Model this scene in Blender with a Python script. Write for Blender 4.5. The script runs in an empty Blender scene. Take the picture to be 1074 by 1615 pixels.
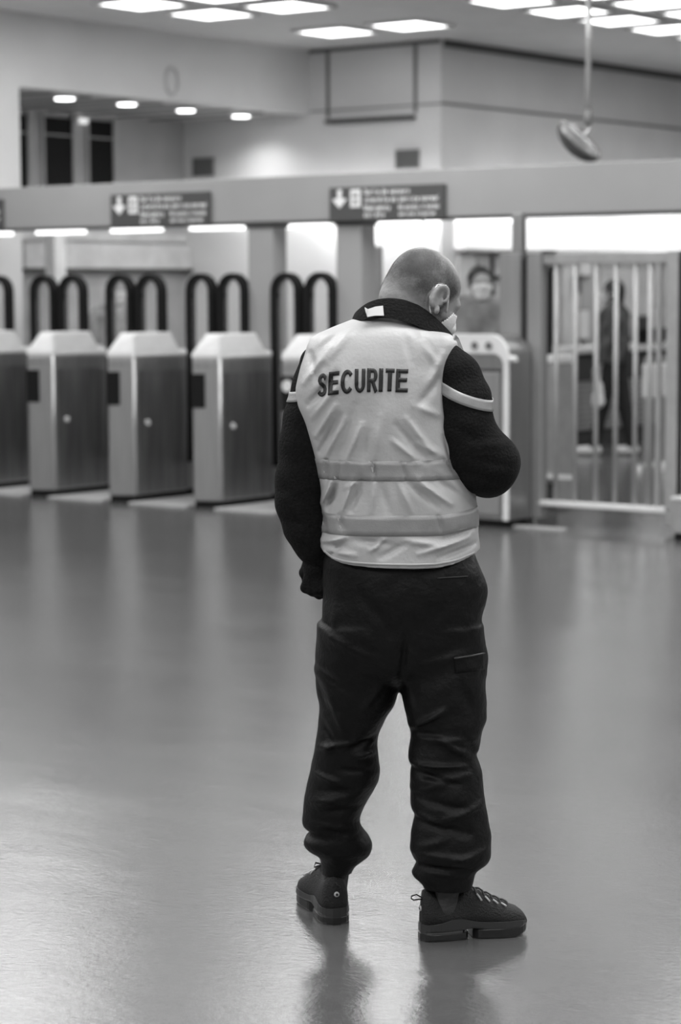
import bpy, math, random
import numpy as np
from mathutils import Matrix, Vector

random.seed(4)
sc = bpy.context.scene
col = sc.collection

# ------------------------------------------------------------------ camera
F = 3600.0                      # focal length in pixels of the 1074 x 1615 frame
H = 1.6
PITCH = math.atan((807.5 - 455) / F)
ROLL = 0.005
cam_d = bpy.data.cameras.new('camera')
cam = bpy.data.objects.new('camera', cam_d)
col.objects.link(cam)
cam_d.sensor_fit = 'VERTICAL'
cam_d.sensor_height = 24.0
cam_d.lens = F / 1615.0 * 24.0
cam_d.clip_end = 200
cam_d.dof.use_dof = True
cam_d.dof.focus_distance = 5.6
cam_d.dof.aperture_fstop = 2.3
cam.location = (0, 0, H)
cam.rotation_euler = (Matrix.Rotation(math.pi / 2 - PITCH, 3, 'X') @ Matrix.Rotation(-ROLL, 3, 'Z')).to_euler()
sc.camera = cam
sc.view_settings.view_transform = 'Standard'
sc.view_settings.look = 'None'
sc.view_settings.gamma = 1.0
sc.view_settings.exposure = 0.0
sc.view_settings.use_curve_mapping = False

world = bpy.data.worlds.new('world')
sc.world = world
world.use_nodes = True
world.node_tree.nodes['Background'].inputs[0].default_value = (0.05, 0.05, 0.05, 1)
world.node_tree.nodes['Background'].inputs[1].default_value = 0.6

# ------------------------------------------------------------------ the station grid (R along the gate line, P through it)
AL = math.radians(37)


def ray(u, v):
    a = (u - 537) / F
    b = (807.5 - v) / F
    a, b = a * math.cos(ROLL) + b * math.sin(ROLL), -a * math.sin(ROLL) + b * math.cos(ROLL)
    c, s = math.cos(PITCH), math.sin(PITCH)
    return np.array([a, c + b * s, -s + b * c])


CAM = np.array([0, 0, H])


def hz(u, v, z=0.0):
    d = ray(u, v)
    return CAM + d * (z - H) / d[2]


def hy(u, v, Y):
    d = ray(u, v)
    return CAM + d * Y / d[1]


O = hz(350, 802)
RV = np.array([math.cos(AL), -math.sin(AL), 0])
PV = np.array([math.sin(AL), math.cos(AL), 0])


def loc(w):
    d = w - np.array([O[0], O[1], 0])
    return np.array([d @ RV, d @ PV, w[2]])


def hp(u, v, p):
    d = ray(u, v)
    return loc(CAM + d * ((p - (CAM - O) @ PV) / (d @ PV)))


def hr(u, v, r):
    d = ray(u, v)
    return loc(CAM + d * ((r - (CAM - O) @ RV) / (d @ RV)))


def W(r, p, z=0.0):
    w = O + r * RV + p * PV
    return (w[0], w[1], z)


# ------------------------------------------------------------------ lights of the hall outside the frame (ceiling panels in clusters)
def area(r, p, z, sx, sy, power, name='ceiling_area_light'):
    l = bpy.data.lights.new(name, 'AREA')
    l.shape = 'RECTANGLE'
    l.size = sx
    l.size_y = sy
    l.energy = power
    o = bpy.data.objects.new(name, l)
    o.location = W(r, p, z)
    o.rotation_euler = (0, 0, -AL)
    col.objects.link(o)
    return o


LP = 74
for r in (-1.9, 1.4, 4.7, 8.0, 11.3):
    for p in (-0.4, -4.2, -8.0, -11.8):
        area(r, p, 3.97, 1.5, 1.5, LP)
for r, p in ((4.7, 3.6), (8.0, 3.6), (1.6, 8.5), (5.0, 8.5)):
    area(r, p, 3.97, 1.5, 1.5, LP * 0.9)


def spot(r, p, z, tr, tp, tz, power, ang, blend=0.8, rad=0.05, name='downlight_lamp'):
    l = bpy.data.lights.new(name, 'SPOT')
    l.energy = power
    l.spot_size = math.radians(ang)
    l.spot_blend = blend
    l.shadow_soft_size = rad
    o = bpy.data.objects.new(name, l)
    a = Vector(W(r, p, z))
    b = Vector(W(tr, tp, tz))
    o.location = a
    o.rotation_euler = (b - a).to_track_quat('-Z', 'Y').to_euler()
    col.objects.link(o)


# ------------------------------------------------------------------ materials
def mat(name, g, rough=0.6, metal=0.0, noise=0.0, nscale=8.0, bump=0.0, bscale=60.0, stretch=(1, 1, 1), coat=0.0, sheen=0.0, spec=0.5, g2=None):
    m = bpy.data.materials.new(name)
    m.use_nodes = True
    nt = m.node_tree
    b = nt.nodes['Principled BSDF']
    b.inputs['Base Color'].default_value = (g, g, g, 1)
    b.inputs['Roughness'].default_value = rough
    b.inputs['Metallic'].default_value = metal
    b.inputs['Specular IOR Level'].default_value = spec
    if coat:
        b.inputs['Coat Weight'].default_value = coat
        b.inputs['Coat Roughness'].default_value = 0.1
    if sheen:
        b.inputs['Sheen Weight'].default_value = sheen
    tc = nt.nodes.new('ShaderNodeTexCoord')
    mp = nt.nodes.new('ShaderNodeMapping')
    mp.inputs['Scale'].default_value = stretch
    nt.links.new(tc.outputs['Object'], mp.inputs['Vector'])
    if noise or g2 is not None:
        n = nt.nodes.new('ShaderNodeTexNoise')
        n.inputs['Scale'].default_value = nscale
        n.inputs['Detail'].default_value = 5
        nt.links.new(mp.outputs[0], n.inputs['Vector'])
        r = nt.nodes.new('ShaderNodeValToRGB')
        lo = g * (1 - noise) if g2 is None else g2
        hi = g * (1 + noise) if g2 is None else g
        r.color_ramp.elements[0].position = 0.3
        r.color_ramp.elements[1].position = 0.7
        r.color_ramp.elements[0].color = (lo, lo, lo, 1)
        r.color_ramp.elements[1].color = (hi, hi, hi, 1)
        nt.links.new(n.outputs['Fac'], r.inputs['Fac'])
        nt.links.new(r.outputs['Color'], b.inputs['Base Color'])
    if bump:
        n = nt.nodes.new('ShaderNodeTexNoise')
        n.inputs['Scale'].default_value = bscale
        n.inputs['Detail'].default_value = 4
        nt.links.new(mp.outputs[0], n.inputs['Vector'])
        bp = nt.nodes.new('ShaderNodeBump')
        bp.inputs['Strength'].default_value = bump
        bp.inputs['Distance'].default_value = 0.01
        nt.links.new(n.outputs['Fac'], bp.inputs['Height'])
        nt.links.new(bp.outputs[0], b.inputs['Normal'])
    return m


def emit(name, g, s):
    m = bpy.data.materials.new(name)
    m.use_nodes = True
    b = m.node_tree.nodes['Principled BSDF']
    b.inputs['Base Color'].default_value = (g, g, g, 1)
    b.inputs['Emission Color'].default_value = (1, 1, 1, 1)
    b.inputs['Emission Strength'].default_value = s
    return m


M = dict(
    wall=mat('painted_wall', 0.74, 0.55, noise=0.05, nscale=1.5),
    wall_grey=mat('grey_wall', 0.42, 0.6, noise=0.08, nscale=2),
    ceil=mat('ceiling_panel', 0.75, 0.7, noise=0.05, nscale=3),
    soffit=mat('soffit_board', 0.45, 0.6, noise=0.25, nscale=1.2, stretch=(1, 7, 1)),
    beam=mat('beam_paint', 0.30, 0.45, noise=0.04, nscale=2),
    dark=mat('dark_metal', 0.03, 0.5),
    black=mat('black_rubber', 0.008, 0.6, spec=0.15),
    joint=mat('shadow_joint', 0.12, 0.7),
    steel=mat('brushed_steel', 0.40, 0.36, 0.9, noise=0.12, nscale=5, bump=0.12, bscale=30, stretch=(12, 12, 0.4)),
    steel_l=mat('light_steel', 0.55, 0.38, 0.7, noise=0.05, nscale=6),
    steel_d=mat('steel_darkened', 0.31, 0.34, 0.9, noise=0.25, nscale=3, bump=0.1, bscale=25, stretch=(5, 5, 0.5)),  # dim reflections of the cabinet sides put into a darker steel colour
    cap=mat('white_lacquer', 0.72, 0.35, noise=0.05, nscale=9),
    galv=mat('galvanised_bar', 0.36, 0.45, 0.35, noise=0.08, nscale=10),
    panel=mat('grey_panel', 0.24, 0.5, 0.2, noise=0.15, nscale=2, stretch=(3, 3, 0.5)),
    sign=mat('sign_panel', 0.065, 0.45),
    sign_w=mat('sign_print', 0.75, 0.5),
    vent=mat('vent_grey', 0.20, 0.5),
    light=emit('lit_diffuser', 0.9, 5.0),
    tube=emit('lit_tube', 0.8, 2.6),
    lamp_dim=emit('dim_lamp', 0.8, 0.75),
    tube_soft=emit('added_lamp_tube_softer', 0.9, 11.0),
    tube_hot=emit('added_lamp_tube', 0.9, 34.0),
    fascia=emit('backlit_fascia', 0.7, 0.62),
    down=emit('lit_downlight', 0.9, 6.0),
    window=mat('dark_window', 0.006, 0.6, spec=0.15),
    shutter=mat('slatted_shutter', 0.44, 0.5, 0.1, noise=0.15, nscale=4),
    board=mat('pale_board', 0.58, 0.5, noise=0.12, nscale=5),
    plinth=mat('dark_plinth', 0.035, 0.6),
    plate=mat('pale_floor_plate', 0.45, 0.5, noise=0.1, nscale=20),
    skin=mat('skin', 0.30, 0.5, noise=0.10, nscale=30, bump=0.25, bscale=90),
    skin2=mat('skin_paler', 0.36, 0.5, noise=0.06, nscale=25),
    hairb=mat('black_hair', 0.015, 0.5, bump=0.5, bscale=60),
    maskm=mat('mask_fabric', 0.75, 0.7, bump=0.3, bscale=80),
    jacket=mat('black_fleece', 0.0085, 0.9, noise=0.35, nscale=140, bump=0.6, bscale=160, spec=0.15),
    vest=mat('vest_fabric', 0.46, 0.42, noise=0.03, nscale=18, bump=0.12, bscale=120, spec=0.5),
    band=mat('reflective_tape', 0.30, 0.42, 0.15, noise=0.05, nscale=60, bump=0.1, bscale=300),
    seam=mat('vest_binding', 0.50, 0.5),
    ink=mat('black_print', 0.010, 0.55),
    trouser=mat('black_ripstop', 0.0042, 0.55, noise=0.25, nscale=60, bump=0.25, bscale=90, spec=0.22),
    shoe=mat('black_mesh_shoe', 0.013, 0.6, bump=0.5, bscale=250, spec=0.4),
    sole=mat('black_rubber_sole', 0.02, 0.28),
    midsole=mat('dark_midsole', 0.035, 0.35),
    clear=mat('shiny_grey_pod', 0.07, 0.12),
    badge=mat('pale_badge', 0.5, 0.4),
    sock=mat('grey_sock', 0.05, 0.8, bump=0.4, bscale=120),
    greyjacket=mat('grey_jacket', 0.42, 0.8, g2=0.15, nscale=6),
    camo=mat('mottled_jacket', 0.10, 0.8, g2=0.015, nscale=9),
    blackcloth=mat('black_cloth', 0.010, 0.8),
    bag=mat('white_bag', 0.7, 0.6, bump=0.4, bscale=20),
    mirror=mat('mirror_shell', 0.28, 0.25, 0.3),
    mirror_d=mat('mirror_rim', 0.05, 0.35),
)


def glass_mat():
    m = bpy.data.materials.new('clear_glass')
    m.use_nodes = True
    nt = m.node_tree
    b = nt.nodes['Principled BSDF']
    t = nt.nodes.new('ShaderNodeBsdfTransparent')
    mx = nt.nodes.new('ShaderNodeMixShader')
    mx.inputs[0].default_value = 0.14
    b.inputs['Base Color'].default_value = (0.5, 0.5, 0.5, 1)
    b.inputs['Roughness'].default_value = 0.12
    nt.links.new(t.outputs[0], mx.inputs[1])
    nt.links.new(b.outputs[0], mx.inputs[2])
    nt.links.new(mx.outputs[0], nt.nodes['Material Output'].inputs['Surface'])
    return m


M['glass'] = glass_mat()


def floor_mat():
    m = bpy.data.materials.new('wet_polished_floor')
    m.use_nodes = True
    nt = m.node_tree
    N, L = nt.nodes, nt.links
    b = N['Principled BSDF']
    b.inputs['IOR'].default_value = 2.2
    tc = N.new('ShaderNodeTexCoord')

    def nz(scale, detail, sc_=(1, 1, 1), rough=0.55):
        mp = N.new('ShaderNodeMapping')
        mp.inputs['Scale'].default_value = sc_
        L.new(tc.outputs['Object'], mp.inputs['Vector'])
        n = N.new('ShaderNodeTexNoise')
        n.inputs['Scale'].default_value = scale
        n.inputs['Detail'].default_value = detail
        n.inputs['Roughness'].default_value = rough
        L.new(mp.outputs[0], n.inputs['Vector'])
        return n

    def ramp(n, p0, p1, a, c):
        r = N.new('ShaderNodeMapRange')
        r.inputs['From Min'].default_value = p0
        r.inputs['From Max'].default_value = p1
        r.inputs['To Min'].default_value = a
        r.inputs['To Max'].default_value = c
        L.new(n.outputs['Fac'], r.inputs['Value'])
        return r

    big = nz(0.7, 6)
    fine = nz(9, 8, (1, 1, 1), 0.7)
    c1 = ramp(big, 0.3, 0.7, 0.098, 0.118)
    c2 = ramp(fine, 0.3, 0.7, 0.9, 1.08)
    # small dark scuffs
    sp = nz(26, 5, (1, 1, 1), 0.6)
    sc1 = ramp(sp, 0.22, 0.27, 0.45, 1.0)
    mul = N.new('ShaderNodeMath'); mul.operation = 'MULTIPLY'
    L.new(c1.outputs[0], mul.inputs[0]); L.new(c2.outputs[0], mul.inputs[1])
    mul2 = N.new('ShaderNodeMath'); mul2.operation = 'MULTIPLY'
    L.new(mul.outputs[0], mul2.inputs[0]); L.new(sc1.outputs[0], mul2.inputs[1])
    cb = N.new('ShaderNodeCombineColor')
    for k in range(3):
        L.new(mul2.outputs[0], cb.inputs[k])
    L.new(cb.outputs[0], b.inputs['Base Color'])
    rg = ramp(nz(1.6, 5), 0.3, 0.7, 0.07, 0.14)
    L.new(rg.outputs[0], b.inputs['Roughness'])
    # bumps: slow waves (smeared lamp reflections) and fine trowelled grain
    w = nz(1.2, 3, (0.8, 1.8, 1))
    g = nz(46, 6, (1, 1.3, 1), 0.65)
    b1 = N.new('ShaderNodeBump'); b1.inputs['Strength'].default_value = 0.2; b1.inputs['Distance'].default_value = 0.02
    L.new(w.outputs['Fac'], b1.inputs['Height'])
    b2 = N.new('ShaderNodeBump'); b2.inputs['Strength'].default_value = 0.25; b2.inputs['Distance'].default_value = 0.004
    L.new(g.outputs['Fac'], b2.inputs['Height']); L.new(b1.outputs[0], b2.inputs['Normal'])
    L.new(b2.outputs[0], b.inputs['Normal'])
    return m


M['floor'] = floor_mat()


# ------------------------------------------------------------------ mesh helpers
class MB:
    def __init__(s):
        s.v = []
        s.f = []

    def add(s, vs, fs):
        n = len(s.v)
        s.v += [tuple(map(float, q)) for q in vs]
        s.f += [tuple(i + n for i in q) for q in fs]
        return s

    def box(s, x0, x1, y0, y1, z0, z1):
        return s.add([(x0, y0, z0), (x1, y0, z0), (x1, y1, z0), (x0, y1, z0), (x0, y0, z1), (x1, y0, z1), (x1, y1, z1), (x0, y1, z1)],
                     [(0, 3, 2, 1), (4, 5, 6, 7), (0, 1, 5, 4), (1, 2, 6, 5), (2, 3, 7, 6), (3, 0, 4, 7)])

    def frustum(s, base, top, z0, z1):
        n = len(base)
        return s.add([(x, y, z0) for x, y in base] + [(x, y, z1) for x, y in top],
                     [tuple(range(n - 1, -1, -1)), tuple(range(n, 2 * n))] + [(i, (i + 1) % n, n + (i + 1) % n, n + i) for i in range(n)])

    def prism(s, poly, z0, z1):
        return s.frustum(poly, poly, z0, z1)

    def prism_y(s, poly, y0, y1):       # polygon in x,z extruded through y
        n = len(poly)
        return s.add([(x, y0, z) for x, z in poly] + [(x, y1, z) for x, z in poly],
                     [tuple(range(n)), tuple(range(2 * n - 1, n - 1, -1))] + [((i + 1) % n, i, n + i, n + (i + 1) % n) for i in range(n)])

    def tube(s, pts, rad, seg=10, closed=False, flat=None):
        pts = [Vector(p) for p in pts]
        n = len(pts)
        rads = rad if isinstance(rad, (list, tuple)) else [rad] * n
        rings = []
        up = None
        for i, p in enumerate(pts):
            a = pts[(i - 1) % n] if (closed or i > 0) else p
            b = pts[(i + 1) % n] if (closed or i < n - 1) else p
            t = (b - a).normalized()
            if up is None:
                up = Vector((0, 0, 1)) if abs(t.z) < 0.9 else Vector((0, 1, 0))
            x = t.cross(up)
            if x.length < 1e-4:
                x = t.orthogonal()
            x.normalize()
            y = x.cross(t).normalized()
            up = y
            rings.append([p + (x * math.cos(2 * math.pi * k / seg) * (flat or 1) + y * math.sin(2 * math.pi * k / seg)) * rads[i] for k in range(seg)])
        vs = [q for r in rings for q in r]
        fs = []
        m = n if closed else n - 1
        for i in range(m):
            j = (i + 1) % n
            for k in range(seg):
                l = (k + 1) % seg
                fs.append((i * seg + k, j * seg + k, j * seg + l, i * seg + l))
        if not closed:
            fs.append(tuple(range(seg)))
            fs.append(tuple((n - 1) * seg + k for k in range(seg - 1, -1, -1)))
        return s.add(vs, fs)

    def lathe(s, prof, cx=0, cy=0, seg=32):     # prof = [(radius, z)]
        vs = []
        for r, z in prof:
            for k in range(seg):
                a = 2 * math.pi * k / seg
                vs.append((cx + r * math.cos(a), cy + r * math.sin(a), z))
        fs = []
        for i in range(len(prof) - 1):
            for k in range(seg):
                l = (k + 1) % seg
                fs.append((i * seg + k, i * seg + l, (i + 1) * seg + l, (i + 1) * seg + k))
        fs.append(tuple(range(seg - 1, -1, -1)))
        fs.append(tuple((len(prof) - 1) * seg + k for k in range(seg)))
        return s.add(vs, fs)

    def build(s, name, m, parent=None, at=None, rot=None, smooth=False, bevel=0.0, kind=None):
        me = bpy.data.meshes.new(name)
        me.from_pydata(s.v, [], s.f)
        me.materials.append(m)
        if smooth:
            me.polygons.foreach_set('use_smooth', [True] * len(me.polygons))
        me.update()
        o = bpy.data.objects.new(name, me)
        col.objects.link(o)
        if parent:
            o.parent = parent
        if at is not None:
            o.location = at
        if rot is not None:
            o.rotation_euler = (0, 0, rot)
        if bevel:
            b = o.modifiers.new('bevel', 'BEVEL')
            b.width = bevel
            b.segments = 2
            b.limit_method = 'ANGLE'
        if kind:
            o['kind'] = kind
        return o


def tag(o, label, cat, group=None):
    o['label'] = label
    o['category'] = cat
    if group:
        o['group'] = group
    return o


def thing(name, label, cat, r=0, p=0, z=0, group=None, world=None, rot=None):
    o = bpy.data.objects.new(name, None)
    o.empty_display_size = 0.1
    col.objects.link(o)
    o.location = W(r, p, z) if world is None else world
    o.rotation_euler = (0, 0, -AL if rot is None else rot)
    return tag(o, label, cat, group)


def single(mb, name, m, label, cat, r=0, p=0, z=0, group=None, **k):
    o = mb.build(name, m, at=W(r, p, z), rot=-AL, **k)
    return tag(o, label, cat, group)


def struct(mb, name, m, **k):
    return mb.build(name, m, at=W(0, 0, 0), rot=-AL, kind='structure', **k)


def copy_tree(o, parent=None):
    c = o.copy()
    col.objects.link(c)
    if parent:
        c.parent = parent
    for ch in list(o.children):
        copy_tree(ch, c)
    return c


# ================================================================== SETTING
HC = 4.0
struct(MB().box(-9, 17, -17, 22, -0.1, 0), 'floor', M['floor'])

# hall ceiling
PANR = [-2.32 + 0.84 * i for i in range(6)]
struct(MB().box(-3.75, 17, -17, 22, HC, HC + 0.15), 'ceiling', M['ceil'])
# left bulkhead above the recess, its face along P
struct(MB().box(-3.76, -3.61, -17, 5.75, 3.36, HC), 'wall_left', M['wall'])
struct(MB().box(-9, -3.76, -17, 5.75, 3.36, 3.46), 'ceiling_recess', M['soffit'])
mb = MB()
for k in range(9):
    mb.box(-5.3, -3.78, 1.2 + k * 0.5, 1.22 + k * 0.5, 3.345, 3.36)
struct(mb, 'trim_1', M['joint'])
# wall that closes the recess
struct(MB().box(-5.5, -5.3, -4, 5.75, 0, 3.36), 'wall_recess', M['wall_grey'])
# end wall with the recessed frame
struct(MB().box(-5.3, -2.0, 5.75, 5.95, 0, HC), 'wall_end', M['wall'])
# long right-hand wall receding
struct(MB().box(-2.2, -2.0, 5.95, 22, 0, HC), 'wall_right', M['wall'])
struct(MB().box(-2.0, -1.97, 5.8, 22, 3.93, HC), 'trim_2', M['joint'])  # dark strip painted in for the shadow gap under the ceiling
struct(MB().box(-2.0, -1.992, 5.75, 22, 3.375, 3.40).box(-3.6, -1.992, 5.742, 5.75, 3.375, 3.39), 'trim_3', M['vent'])
# frame lines and ledge of the end wall
mb = MB()
mb.box(-3.39, -3.355, 5.735, 5.75, 3.31, HC).box(-2.315, -2.28, 5.735, 5.75, 3.31, HC)
struct(mb, 'trim_4', M['vent'])
struct(MB().box(-3.38, -2.30, 5.69, 5.75, 3.25, 3.285), 'trim_5', M['dark'])
struct(MB().box(-3.6, -2.0, 5.735, 5.75, 3.965, HC), 'trim_6', M['joint'])
# outer walls that close the hall, out of view
struct(MB().box(17, 17.2, -17, 22, 0, HC), 'wall_far_side', M['wall'])
struct(MB().box(-9, 17, -17.2, -17, 0, HC), 'wall_behind', M['wall'])
struct(MB().box(-2, 17, 22, 22.2, 0, HC), 'wall_back', M['wall'])
struct(MB().box(-9.2, -9, -17, -4, 0, HC), 'wall_outer', M['wall'])
# white pier that carries the bulkhead at the left
struct(MB().box(-4.35, -3.61, 0.7, 1.62, 0, 3.36), 'wall_pier', M['wall'])

# dark windows of the recess wall
for n, (u0, u1) in enumerate(((24, 41), (68, 112), (138, 176))):
    p0, p1 = hr(u0, 240, -5.3)[1], hr(u1, 240, -5.3)[1]
    w = MB().box(-5.31, -5.285, p0, p1, 2.35, 3.30)
    w = struct(w, 'window_%d' % (n + 1), M['window'])
    fm = MB().box(-5.3, -5.27, p0 - 0.03, p0, 2.32, 3.33).box(-5.3, -5.27, p1, p1 + 0.03, 2.32, 3.33).box(-5.3, -5.27, p0, p1, 3.12, 3.135).build('window_frame', M['wall_grey'], parent=w)
# fascia board and shutter of the closed shop in the recess
pa, pb = hr(28, 400, -5.3)[1], 5.74
t = thing('shop_shutter', 'closed grey slatted shutter under a pale fascia board, seen through the left arched gates', 'shutter', -5.3, pa, 0)
mb = MB()
zt = hr(150, 428, -5.3)[2]
for k in range(int(zt / 0.075)):
    mb.box(0.0, 0.022, 0, pb - pa, k * 0.075 + 0.008, k * 0.075 + 0.069)
mb.box(0, 0.008, 0, pb - pa, 0, zt)
mb.build('slats', M['shutter'], t)
MB().box(0, 0.10, 0, pb - pa, zt + 0.03, hr(150, 384, -5.3)[2]).build('fascia_board', M['board'], t)
MB().box(0, 0.12, 0, pb - pa, zt - 0.005, zt + 0.03).build('dark_rail', M['dark'], t)  # dark rail between fascia board and slats
MB().box(0, 0.05, 0, pb - pa, hr(150, 380, -5.3)[2], hr(150, 366, -5.3)[2]).build('upper_board', M['board'], t)
# slim pale pillar in front of the shutter
q = hr(86, 400, -4.9)
single(MB().box(-0.065, 0.065, -0.065, 0.065, 0, 2.32), 'pillar', M['cap'], 'slim pale square pillar in front of the grey shutter, at left', 'pillar', -4.9, q[1], 0, bevel=0.01)
q = hr(99, 400, -5.1)
single(MB().lathe([(0.028, 0), (0.028, 2.32)], seg=16), 'downpipe', M['wall'], 'thin pale pipe right beside the slim square pillar', 'pipe', -5.1, q[1], 0, smooth=True)

# ================================================================== CEILING LIGHTS
def ceiling_light(label, r, p):
    t = thing('ceiling_light', label, 'ceiling light', r, p, HC, group='square ceiling light panels')
    MB().box(-0.265, 0.265, -0.265, 0.265, -0.022, -0.006).build('diffuser', M['light'], t)
    mb = MB()
    for a in (-1, 1):
        mb.box(min(a * 0.30, a * 0.265), max(a * 0.30, a * 0.265), -0.30, 0.30, -0.03, 0)
        mb.box(-0.265, 0.265, min(a * 0.30, a * 0.265), max(a * 0.30, a * 0.265), -0.03, 0)
    mb.build('frame', M['ceil'], t)


panels = {(0, 2): 'square ceiling light nearest the framed end wall, left of its pair',
          (1, 2): 'square ceiling light nearest the framed end wall, right of its pair',
          (0, 0): 'square ceiling light of the left group, whole and lowest in the photo of its three',
          (1, 0): 'square ceiling light just right of the lowest one in the left group',
          (0, -1): 'square ceiling light cut by the top edge, leftmost of all',
          (1, -1): 'sliver of a square ceiling light at the top edge, second from left',
          (3, 1): 'square ceiling light cut by the top edge, left of the mirror rod',
          (3, 2): 'square ceiling light crossed by the mirror hanging rod',
          (3, 3): 'square ceiling light just right of the mirror rod, middle of its row of four',
          (3, 4): 'square ceiling light of the right group farthest from the camera',
          (4, 1): 'square ceiling light of the right group cut by the top edge, behind the rod top',
          (4, 2): 'square ceiling light of the right group at the top edge, near the right corner',
          (4, 3): 'square ceiling light cut by the right edge, upper one',
          (4, 4): 'square ceiling light cut by the right edge, lower one',
          (3, 5): 'square ceiling light low at the right edge above the dark shadow-gap strip'}
for (i, j), lab in panels.items():
    ceiling_light(lab, -2.32 + 0.84 * i + 0.01, 2.66 + 0.9 * j + (0.02 if j < 3 else 0.0))

dl = (('round downlight in the recess ceiling, leftmost of the front row', 102, 152),
      ('round downlight in the recess ceiling, second of the front row', 200, 161),
      ('round downlight in the recess ceiling, third of the front row', 293, 171),
      ('round downlight in the recess ceiling nearest the end wall', 380, 180),
      ('dimmer round downlight deeper in the recess, between two dark windows', 130, 190))
for n, (lab, u, v) in enumerate(dl):
    q = loc(hz(u, v, 3.36))
    if n == 4:
        q = hr(130, 190, -5.22)
        t = thing('wall_light', 'dim round lamp on the recess wall between two dark windows', 'lamp', -5.3, q[1], q[2])
        MB().box(0, 0.05, -0.03, 0.03, -0.02, 0.02).build('bracket', M['cap'], t)
        MB().tube([(0.05, -0.02, 0), (0.05, 0.09, 0)], 0.028, 14).build('lamp', M['lamp_dim'], t)
        continue
    t = thing('downlight', lab, 'downlight', q[0], q[1], 3.36, group='round downlights in the recess')
    MB().lathe([(0.10, -0.02), (0.12, -0.012), (0.12, 0)], seg=24).build('trim_ring', M['cap'], t, smooth=False)
    MB().lathe([(0.085, -0.03), (0.09, -0.021)], seg=24).build('lamp', M['down'], t)
    spot(q[0], q[1], 3.31, q[0], q[1] + 0.05, 0, 26, 140)
# unseen linear lamps added behind the beam to brighten the rear walls
def added_wall_lamp(label, r, p, z, lx, ly, s):
    t = thing('added_wall_lamp', label, 'lamp', r, p, z, group='added linear lamps unseen behind the header beam')
    MB().box(0, lx, 0, ly, 0.02, 0.05).build('lamp_base', M['cap'], t)
    MB().tube([(0.0, ly / 2, 0), (lx, ly / 2, 0)] if lx > ly else [(lx / 2, 0, 0), (lx / 2, ly, 0)], 0.03, 12).build('lamp_tube', M['tube_hot'] if s == 1 else M['tube_soft'], t, smooth=True)
    MB().box(0, 0.02, 0, 0.02, 0.03, 0.06) if False else None


added_wall_lamp('added linear lamp by the end wall, unseen behind the header beam, above the brightest patch', -4.6, 5.33, 2.42, 0.9, 0.05, 0.35)
added_wall_lamp('added linear lamp by the end wall, unseen behind the header beam, between the columns', -3.5, 5.45, 2.40, 0.9, 0.05, 1)
added_wall_lamp('added linear lamp by the end wall, unseen behind the header beam, left of its corner', -2.7, 5.45, 2.40, 0.9, 0.05, 1)
added_wall_lamp('added linear lamp by the right rear wall, unseen behind the header beam, nearer one', -1.6, 6.2, 2.50, 0.05, 2.4, 0.35)
added_wall_lamp('added linear lamp by the right rear wall, unseen behind the header beam, farther one', -1.6, 9.0, 2.50, 0.05, 2.4, 0.35)

# oval plaque on the bulkhead
q = hr(270, 128, -3.61)
t = thing('wall_plaque', 'faint grey oval plaque high on the left bulkhead', 'plaque', -3.61, q[1], q[2])
pts = [(0.008, 0.085 * math.cos(a), 0.125 * math.sin(a)) for a in [2 * math.pi * k / 24 for k in range(24)]]
MB().tube(pts, 0.018, 8, closed=True).build('ring', M['board'], t, smooth=True)
mb = MB()
mb.add([(0.004, y * 0.9, z * 0.9) for _, y, z in pts], [tuple(range(24))])
mb.v = mb.v + [(0.0, y, z) for _, y, z in mb.v]
mb.f = [tuple(range(24)), tuple(range(47, 23, -1))] + [((i + 1) % 24, i, 24 + i, 24 + (i + 1) % 24) for i in range(24)]
mb.build('plate', M['wall'], t)

# ventilation grilles
def vent(label, u0, v0, u1, v1):
    a, b = hp(u0, v0, 5.75), hp(u1, v1, 5.75)
    w, h = b[0] - a[0], a[2] - b[2]
    t = thing('vent_grille', label, 'vent', a[0], 5.75, b[2], group='ventilation grilles of the end wall')
    mb = MB().box(0, w, -0.02, 0, 0, 0.015).box(0, w, -0.02, 0, h - 0.015, h).box(0, 0.015, -0.02, 0, 0, h).box(w - 0.015, w, -0.02, 0, 0, h)
    mb.build('frame', M['vent'], t)
    mb = MB().box(0.01, w - 0.01, -0.004, 0, 0.01, h - 0.01)
    for k in range(7):
        z = 0.02 + (h - 0.03) * k / 7
        mb.box(0.012, w - 0.012, -0.016, -0.004, z, z + 0.01)
    mb.build('slats', M['vent'], t)


vent('small square grey vent grille above the left entrance sign', 305, 250, 338, 277)
vent('small square grey vent grille above the wide entrance sign', 625, 237, 662, 265)

# ================================================================== HEADER BEAM, COLUMNS, LUMINAIRES, SIGNS
BP = 0.70
t = thing('header_beam', 'long plain grey header beam spanning the whole gate line', 'beam', -9, BP, 0)
MB().box(0, 21, 0, 0.22, 2.10, 2.437).build('beam_casing', M['beam'], t, bevel=0.008)
MB().box(0, 21, 0.02, 0.20, 2.085, 2.10).build('underside_track', M['joint'], t)


def column(label, r0, r1):
    t = thing('column', label, 'column', r0, BP + 0.02, 0, group='grey columns under the header beam')
    MB().box(0, r1 - r0, 0, 0.18, 0, 2.085).build('shaft', M['beam'], t, bevel=0.01)
    MB().box(-0.01, r1 - r0 + 0.01, -0.01, 0.19, 2.06, 2.085).build('collar', M['dark'], t)


column('grey square column rising behind the turnstile just left of the guard', -0.324, -0.084)
column('grey square column rising beside the guard left shoulder', 0.514, 0.746)

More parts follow.
